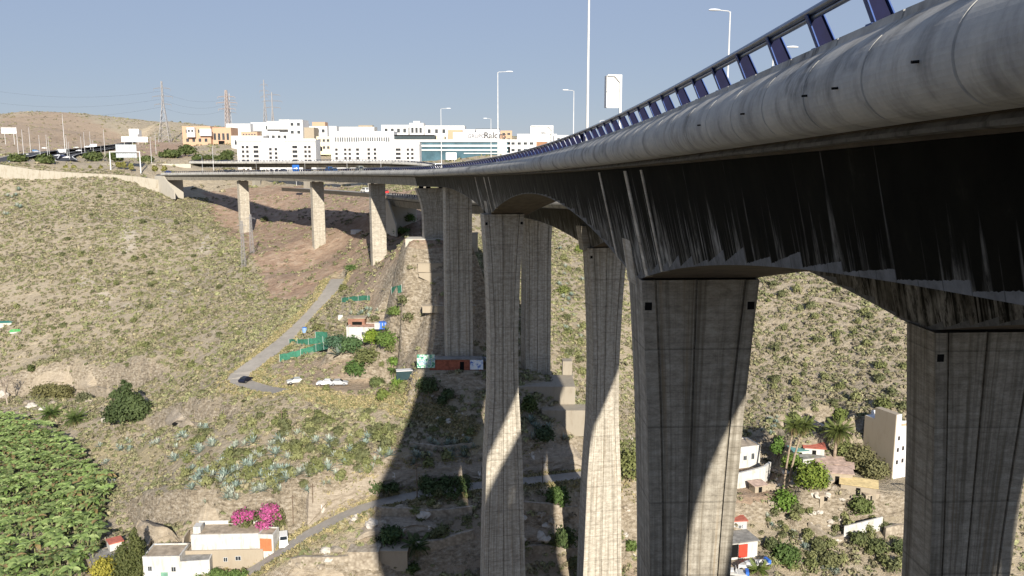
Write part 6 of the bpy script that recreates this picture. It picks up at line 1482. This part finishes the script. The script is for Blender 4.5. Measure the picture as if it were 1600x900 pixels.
def scrub(ncand, y0, y1, rmin, rmax, nq, name, label, dens=1.0):
    y = np.sqrt(rng.uniform(y0 ** 2, y1 ** 2, ncand)); x = rng.uniform(-.72, .66, ncand) * y; z = hz(x, y)
    m_, px, py = avoid(x, y, z)
    nzv = vnoise(x / 14, y / 14) * .6 + vnoise(x / 5 + 7, y / 5) * .4
    pr = np.clip((nzv - .08) * 2.4, .25, 1) * dens
    pr = pr * (1 - .88 * grid_col(x, y, 0)) * (1 - .6 * grid_col(x, y, 2)) * (1 - .5 * grid_col(x, y, 1))
    e = 1.0; sl_ = np.hypot(hz(x + e, y) - hz(x - e, y), hz(x, y + e) - hz(x, y - e)) / 2; pr = np.where(sl_ > 1.3, pr * .15, pr)
    m_ &= rng.random(ncand) < pr; x, y, z = x[m_], y[m_], z[m_]; px, py = px[m_], py[m_]; k = len(x)
    r = rng.uniform(rmin, rmax, k) * (1 + .5 * (rng.random(k) < .08)); hh = r * rng.uniform(.5, .85, k)
    c0 = np.array([[.29, .255, .16], [.22, .21, .12], [.26, .26, .135], [.165, .175, .085], [.28, .25, .155], [.235, .205, .15]])
    w_ = rng.choice(6, k, p=[.2, .26, .2, .12, .10, .12]); green = vnoise(x / 18 + 3, y / 18) > .72; w_ = np.where(green & (rng.random(k) < .5), 2, w_)
    bc = c0[w_] * rng.uniform(.8, 1.25, (k, 1))
    d = rng.normal(size=(k, nq, 3)); d[..., 2] = np.abs(d[..., 2]) * .9 + .05; d /= np.linalg.norm(d, axis=2)[..., None]
    C = np.stack([x, y, z], 1)[:, None] + d * np.stack([r, r, hh], 1)[:, None] * rng.uniform(.72, 1.08, (k, nq, 1)); Nn = d + .4 * rng.normal(size=(k, nq, 3)); Nn /= np.linalg.norm(Nn, axis=2)[..., None]
    co_ = np.concatenate([np.repeat(bc[:, None], nq, 1) * rng.uniform(.8, 1.2, (k, nq, 1)), np.ones((k, nq, 1))], 2)
    V, Fq, cv = quads_from(C.reshape(-1, 3), Nn.reshape(-1, 3), np.repeat(r * .34, nq) * rng.uniform(.7, 1.3, k * nq), .8, co_.reshape(-1, 4))
    o = link(name, newmesh(name, V, Fq, M_SCRUB, False, cv)); tag(o, label, 'scrub', None, 'stuff'); return k
N1 = scrub(42000, 128, 290, .38, .85, 22, 'valley_scrub', 'dry olive and tan scrub covering the valley slopes')
N2 = scrub(56000, 285, 475, .5, 1.0, 15, 'hillside_scrub', 'dry olive scrub covering the upper left hillside')
N3 = scrub(12000, 475, 1350, 1.0, 2.2, 10, 'plateau_scrub', 'sparse low scrub on the plateau and the far brown hills', .8)
# grass tufts along roads and paths
def grass(k, L, w, label):
    L = np.array([tuple(p) for p in L]); i = rng.integers(0, len(L) - 1, k); t = rng.random(k)[:, None]; P_ = L[i] * (1 - t) + L[i + 1] * t; d = L[i + 1] - L[i]; nr = np.stack([-d[:, 1], d[:, 0]], 1); nr /= np.linalg.norm(nr, axis=1)[:, None] + 1e-9
    off = (w[0] + (w[1] - w[0]) * rng.random(k) ** 1.3) * rng.choice([-1, 1], k); x = P_[:, 0] + nr[:, 0] * off; y = P_[:, 1] + nr[:, 1] * off; z = hz(x, y)
    nq = 7; C = np.stack([x, y, z + .22], 1)[:, None] + rng.normal(size=(k, nq, 3)) * np.array([.3, .3, .12]); Nn = rng.normal(size=(k, nq, 3)) * np.array([1, 1, .35]); Nn /= np.linalg.norm(Nn, axis=2)[..., None]
    cc = np.array([[.38, .32, .17], [.29, .26, .14], [.20, .20, .09]])[rng.choice(3, k, p=[.5, .3, .2])]; co_ = np.concatenate([np.repeat(cc[:, None], nq, 1) * rng.uniform(.8, 1.2, (k, nq, 1)), np.ones((k, nq, 1))], 2)
    V, Fq, cv = quads_from(C.reshape(-1, 3), Nn.reshape(-1, 3), np.full(k * nq, .26), .5, co_.reshape(-1, 4)); o = link('roadside_grass', newmesh('roadside_grass', V, Fq, M_SCRUB, False, cv)); tag(o, label, 'grass', None, 'stuff')
grass(1800, ROADS['upper'][0], (3.0, 6.0), 'yellow dry grass along the hillside road'); grass(1800, ROADS['lower'][0], (2.2, 4.6), 'yellow green verge grass along the lower road')
grass(1500, dense(pl((440,612,199),(500,628,191),(580,640,185),(640,655,178),(740,690,168))), (0, 2.6), 'straw coloured grass on the dirt path')
# individual larger shrubs dotted over the hills
SHB = []
for c0, c1 in (((.12, .14, .05), (.20, .21, .085)), ((.09, .105, .045), (.15, .155, .07)), ((.17, .18, .075), (.26, .265, .115))):
    V, Fq, co_ = cloud(lump(2.6, 2.4, 1.9, 8, .15, .32, .5), 230, .2, c0, c1); SHB.append(newmesh('hill_shrub', V, Fq, M_LEAF, False, co_))
for poly, k, lab in (([(0,290),(240,305),(380,400),(420,520),(300,600),(0,560)], 90, 'rounded green shrub dotted on the left hillside'), ([(1200,440),(1290,450),(1420,500),(1420,650),(1200,650)], 42, 'rounded green shrub on the hill behind the big piers'), ([(290,660),(620,640),(600,740),(440,780),(280,760)], 130, 'rounded green shrub among the agaves of the sunlit slope'),
    ([(640,600),(740,600),(740,850),(640,850)], 22, 'small green shrub in the shadow of the viaduct'), ([(1200,800),(1420,820),(1420,900),(1200,900)], 60, 'green shrub on the lower right terraces'), ([(870,370),(912,420),(912,680),(880,580)], 18, 'green shrub on the slope between the piers'), ([(420,470),(640,470),(640,620),(420,620)], 16, 'small shrub near the bend of the road'), ([(812,820),(900,830),(900,900),(812,900)], 8, 'shaded shrub at the bottom right of the near pier')):
    for x, y in scatter_poly(poly, k):
        c = hit(x, y, 125); o = link('hill_shrub', SHB[int(rng.integers(3))], None, c, (0, 0, rng.uniform(0, 6))); f_ = rng.uniform(.6, 1.35); o.scale = (f_, f_, f_ * rng.uniform(.8, 1.2)); tag(o, lab, 'shrub', 'larger shrubs on the slopes')
# loose pale rocks and debris
def rock_mesh(seed):
    r_ = np.random.default_rng(seed); bm_v = []; 
    import bmesh
    bm = bmesh.new(); bmesh.ops.create_icosphere(bm, subdivisions=3, radius=1); 
    for v in bm.verts: v.co *= 1 + .6 * float(fbm(np.array([v.co.x * 1.7 + seed]), np.array([v.co.y * 1.7 + v.co.z]), 2)[0]) * 2; v.co.z *= .6
    me = bpy.data.meshes.new('rock'); bm.to_mesh(me); bm.free(); me.materials.append(M_STONE if seed % 2 else M_LEDGE); return me
RK = [rock_mesh(i) for i in range(4)]
for poly, k, lab, sc in (([(980,680),(1000,680),(1000,692),(980,692)], 10, 'white washed rock in the row between the big piers', .7), ([(660,600),(740,600),(740,690),(660,690)], 16, 'loose rock in the shade below the hut', .6), ([(540,800),(680,790),(680,830),(560,840)], 16, 'pale boulder below the lower road', .9), ([(20,630),(140,628),(150,640),(60,642)], 12, 'pale boulder on the bank above the bananas', 1.0),
    ([(1270,760),(1330,770),(1320,860),(1250,850)], 24, 'pale rubble piece on the collapsed terraces', .7), ([(970,800),(995,800),(995,870),(970,870)], 8, 'pale rubble between the big piers', .7), ([(1205,735),(1240,735),(1245,760),(1205,760)], 12, 'pale rubble beside the terrace of the palms', .8), ([(810,810),(900,800),(900,850),(812,850)], 14, 'shaded boulder right of the near pier', .9), ([(420,870),(600,850),(600,900),(440,900)], 14, 'sunlit boulder below the lower road at the bottom', .8)):
    for x, y in scatter_poly(poly, k):
        c = hit(x, y, 125); o = link('rock', RK[int(rng.integers(4))], None, c, (rng.uniform(-.3, .3), 0, rng.uniform(0, 6))); f_ = sc * rng.uniform(.4, 1.4); o.scale = (f_ * rng.uniform(.8, 1.5), f_, f_); tag(o, lab, 'rock', 'loose rocks')
c = hit(168, 660); o = link('rock', RK[0], None, c + Vector((0, 0, .8)), (0, 0, .5)); o.scale = (1.5, 1.0, 1.5); tag(o, 'bright white boulder at the foot of the dark feathery tree', 'rock')
c = hit(2, 622); o = link('rock', RK[2], None, c + Vector((0, 0, .8)), (0, 0, .5)); o.scale = (2.2, 1.5, 2.2); tag(o, 'big white boulder at the left edge above the bananas', 'rock')
# debris and greenhouse at the far left
c = hit(3, 512); root = thing('shack', c, .2, 'shack with teal sheet roof at the left edge of the hillside', 'shack'); MB().box(-4, 3.5, 0, 3, -1, 1.8).build('wall', M_WHITE, root); MB().box(-4.3, 3.8, -.4, 3.4, 1.82, 1.95).build('roof', plain('teal_sheet', (.05, .22, .18)), root)
c = hit(24, 519); root = thing('cover_sheet', c, .2, 'bright green sheet on a low frame beside the teal roofed shack', 'cover'); MB().add([(-2, -.8, .3), (2.2, -.8, .5), (1.8, 1.0, 1.1), (-1.8, 1.0, .9), (-2, -.8, .2), (2.2, -.8, .4), (1.8, 1.0, 1.0), (-1.8, 1.0, .8)], [(0, 1, 2, 3), (7, 6, 5, 4), (0, 4, 5, 1)]).build('sheet', plain('bright_green_sheet', (.10, .42, .12)), root); MB().box(-1.8, 1.8, -.5, .8, -.5, .2).build('crate', M_GREYW, root)

# ------------------------------------------------------------------ pylons, poles and wires
M_PYL = plain('grey_lattice_steel', (.30, .29, .29), .6, .3, .1, 1); M_PYR = plain('faded_red_lattice_steel', (.36, .31, .29), .6, .2, .12, 1); M_WIRE = plain('wire', (.10, .10, .11), .6)
def pylon(loc, h, wb, label, arms, rz=0, t=.22, mat=M_PYL, group='power pylons', armL=None, wt=None):
    root = thing('power_pylon', loc, rz, label, 'pylon', group); wt = wt or wb * .16; waist = .62
    W_at = lambda q: (wb + (wt - wb) * min(q / waist, 1)) if q < waist else wt * (1 - .4 * (q - waist) / (1 - waist))
    tb = MB(); k = 11; lv = [1 - (1 - i / k) ** 1.25 for i in range(k + 1)]
    lv = [q for q in lv]
    for i in range(k):
        q0, q1 = lv[i], lv[i + 1]; a0, a1 = W_at(q0) / 2, W_at(q1) / 2; c0 = [(sx_ * a0, sy * a0, h * q0) for sx_, sy in ((-1, -1), (1, -1), (1, 1), (-1, 1))]; c1_ = [(sx_ * a1, sy * a1, h * q1) for sx_, sy in ((-1, -1), (1, -1), (1, 1), (-1, 1))]
        for j in range(4):
            tb.bar(c0[j], c1_[j], t * .6, k=4); tb.bar(c0[j], c1_[(j + 1) % 4], t * .35, k=3); tb.bar(c0[(j + 1) % 4], c1_[j], t * .35, k=3); tb.bar(c1_[j], c1_[(j + 1) % 4], t * .3, k=3)
    tb.build('tower', mat, root)
    for q in arms:
        al_ = (armL or h * .14) * (1.15 if q == arms[len(arms) // 2] else .95); am = MB()
        for sg in (-1, 1): 
            am.bar((0, 0, h * q + h * .03), (sg * al_, 0, h * q), t * .4, k=4); am.bar((0, -.3, h * q), (sg * al_, 0, h * q), t * .4, k=4); am.bar((sg * al_ * .5, 0, h * q), (sg * al_ * .5, 0, h * q + h * .015), t * .3, k=3)
            am.bar((sg * al_, 0, h * q), (sg * al_, 0, h * q - h * .04), t * .35, k=4)
        am.build('crossarm', mat, root)
    return root
def py_at(px, base_, top, Y): a_ = un(px, base_, Y); zt = un(px, top, Y).z; a_.z = min(a_.z, float(hz(a_.x, a_.y)) + .5); return a_, zt - a_.z
a_, h_ = py_at(258, 218, 127, 900); P1 = pylon(a_, h_, 11, 'tallest lattice pylon in front of the brown hill', (.62, .75, .88), R(8), .45, M_PYR if False else M_PYL); PA = (a_, h_)
a_, h_ = py_at(356, 200, 141, 1000); pylon(a_, h_, 5, 'reddish lattice pylon above the white warehouse', (.55, .7, .84), R(-5), .7, M_PYR, armL=11, wt=3.0); PB = (a_, h_)
a_, h_ = py_at(415, 195, 125, 1050); pylon(a_, h_, 5, 'thin tall pylon left of its shorter neighbour', (.66, .78, .9), 0, .45, armL=5)
a_, h_ = py_at(426.5, 193, 144, 980); pylon(a_, h_, 4, 'shorter wide armed pylon right of the thin tall one', (.62, .78, .93), 0, .5, armL=10)
a_, h_ = py_at(361, 206, 146, 1010); pylon(a_, h_, 4, 'second narrow pylon close behind the reddish one', (.5, .68, .82), R(20), .4, armL=7)
for px, yb, yt, lab in ((381, 418, 345, 'nearer small lattice mast on the hillside below the first pier'), (394, 396, 335, 'farther small lattice mast beside the first pier')):
    c = hit(px, yb); h_ = un(px, yt, c.y).z - c.z; pylon(c, h_, 1.5, lab, (.9,), 0, .12, group='small masts on the hillside', armL=1.6, wt=.9)
def wire(a_, b_, sag, label, r_=.07):
    P_ = [Vector(a_).lerp(Vector(b_), t) - Vector((0, 0, sag * 4 * t * (1 - t))) for t in np.linspace(0, 1, 15)]; tag(MB().tube(P_, r_, 3).build('power_cable', M_WIRE), label, 'cable', 'overhead power cables')
for q, lab in ((.62, 'lowest'), (.75, 'middle'), (.88, 'highest')):
    a0 = PA[0] + Vector((-h_ * .1, 0, PA[1] * (q - .04))); b0 = PB[0] + Vector((0, 0, PB[1] * (q - .08)))
    wire(a0, b0, 7, lab + ' cable between the tallest and the reddish pylon'); wire(a0, un(-120, 160 - (q - .62) * 160, 900), 13, lab + ' cable running from the tallest pylon to the left edge')
# wooden utility poles along the lower road
for px, yb, h_, lab in ((652, 779, 7.5, 'wooden pole in the shade beside the lower road'), (490, 815, 6.5, 'pole against the sunlit cliff above the lower road'), (459, 832, 5.5, 'pole above the white van on the cliff edge'), (848, 757, 6, 'pole right of the near pier by the shaded road'), (441, 672, 4.5, 'thin pole above the agave slope')):
    c = hit(px, yb); root = thing('utility_pole', c, 0, lab, 'pole', 'utility poles'); MB().bar((0, 0, -.5), (0, 0, h_), .11, .08, k=7).build('pole', M_BARK, root); MB().box(-.5, .5, -.05, .05, h_ - .6, h_ - .45).build('crossbar', M_BARK, root)
c = hit(1425, 780); root = thing('timber_frame', c, 0, 'dark timber frame standing beside the dark pier', 'frame')
for x in (-1.2, 1.2): MB().box(x - .1, x + .1, -.1, .1, -.5, 3).build('post', M_BARK, root)
MB().box(-1.4, 1.4, -.13, .13, 3.0, 3.25).build('beam', M_BARK, root)
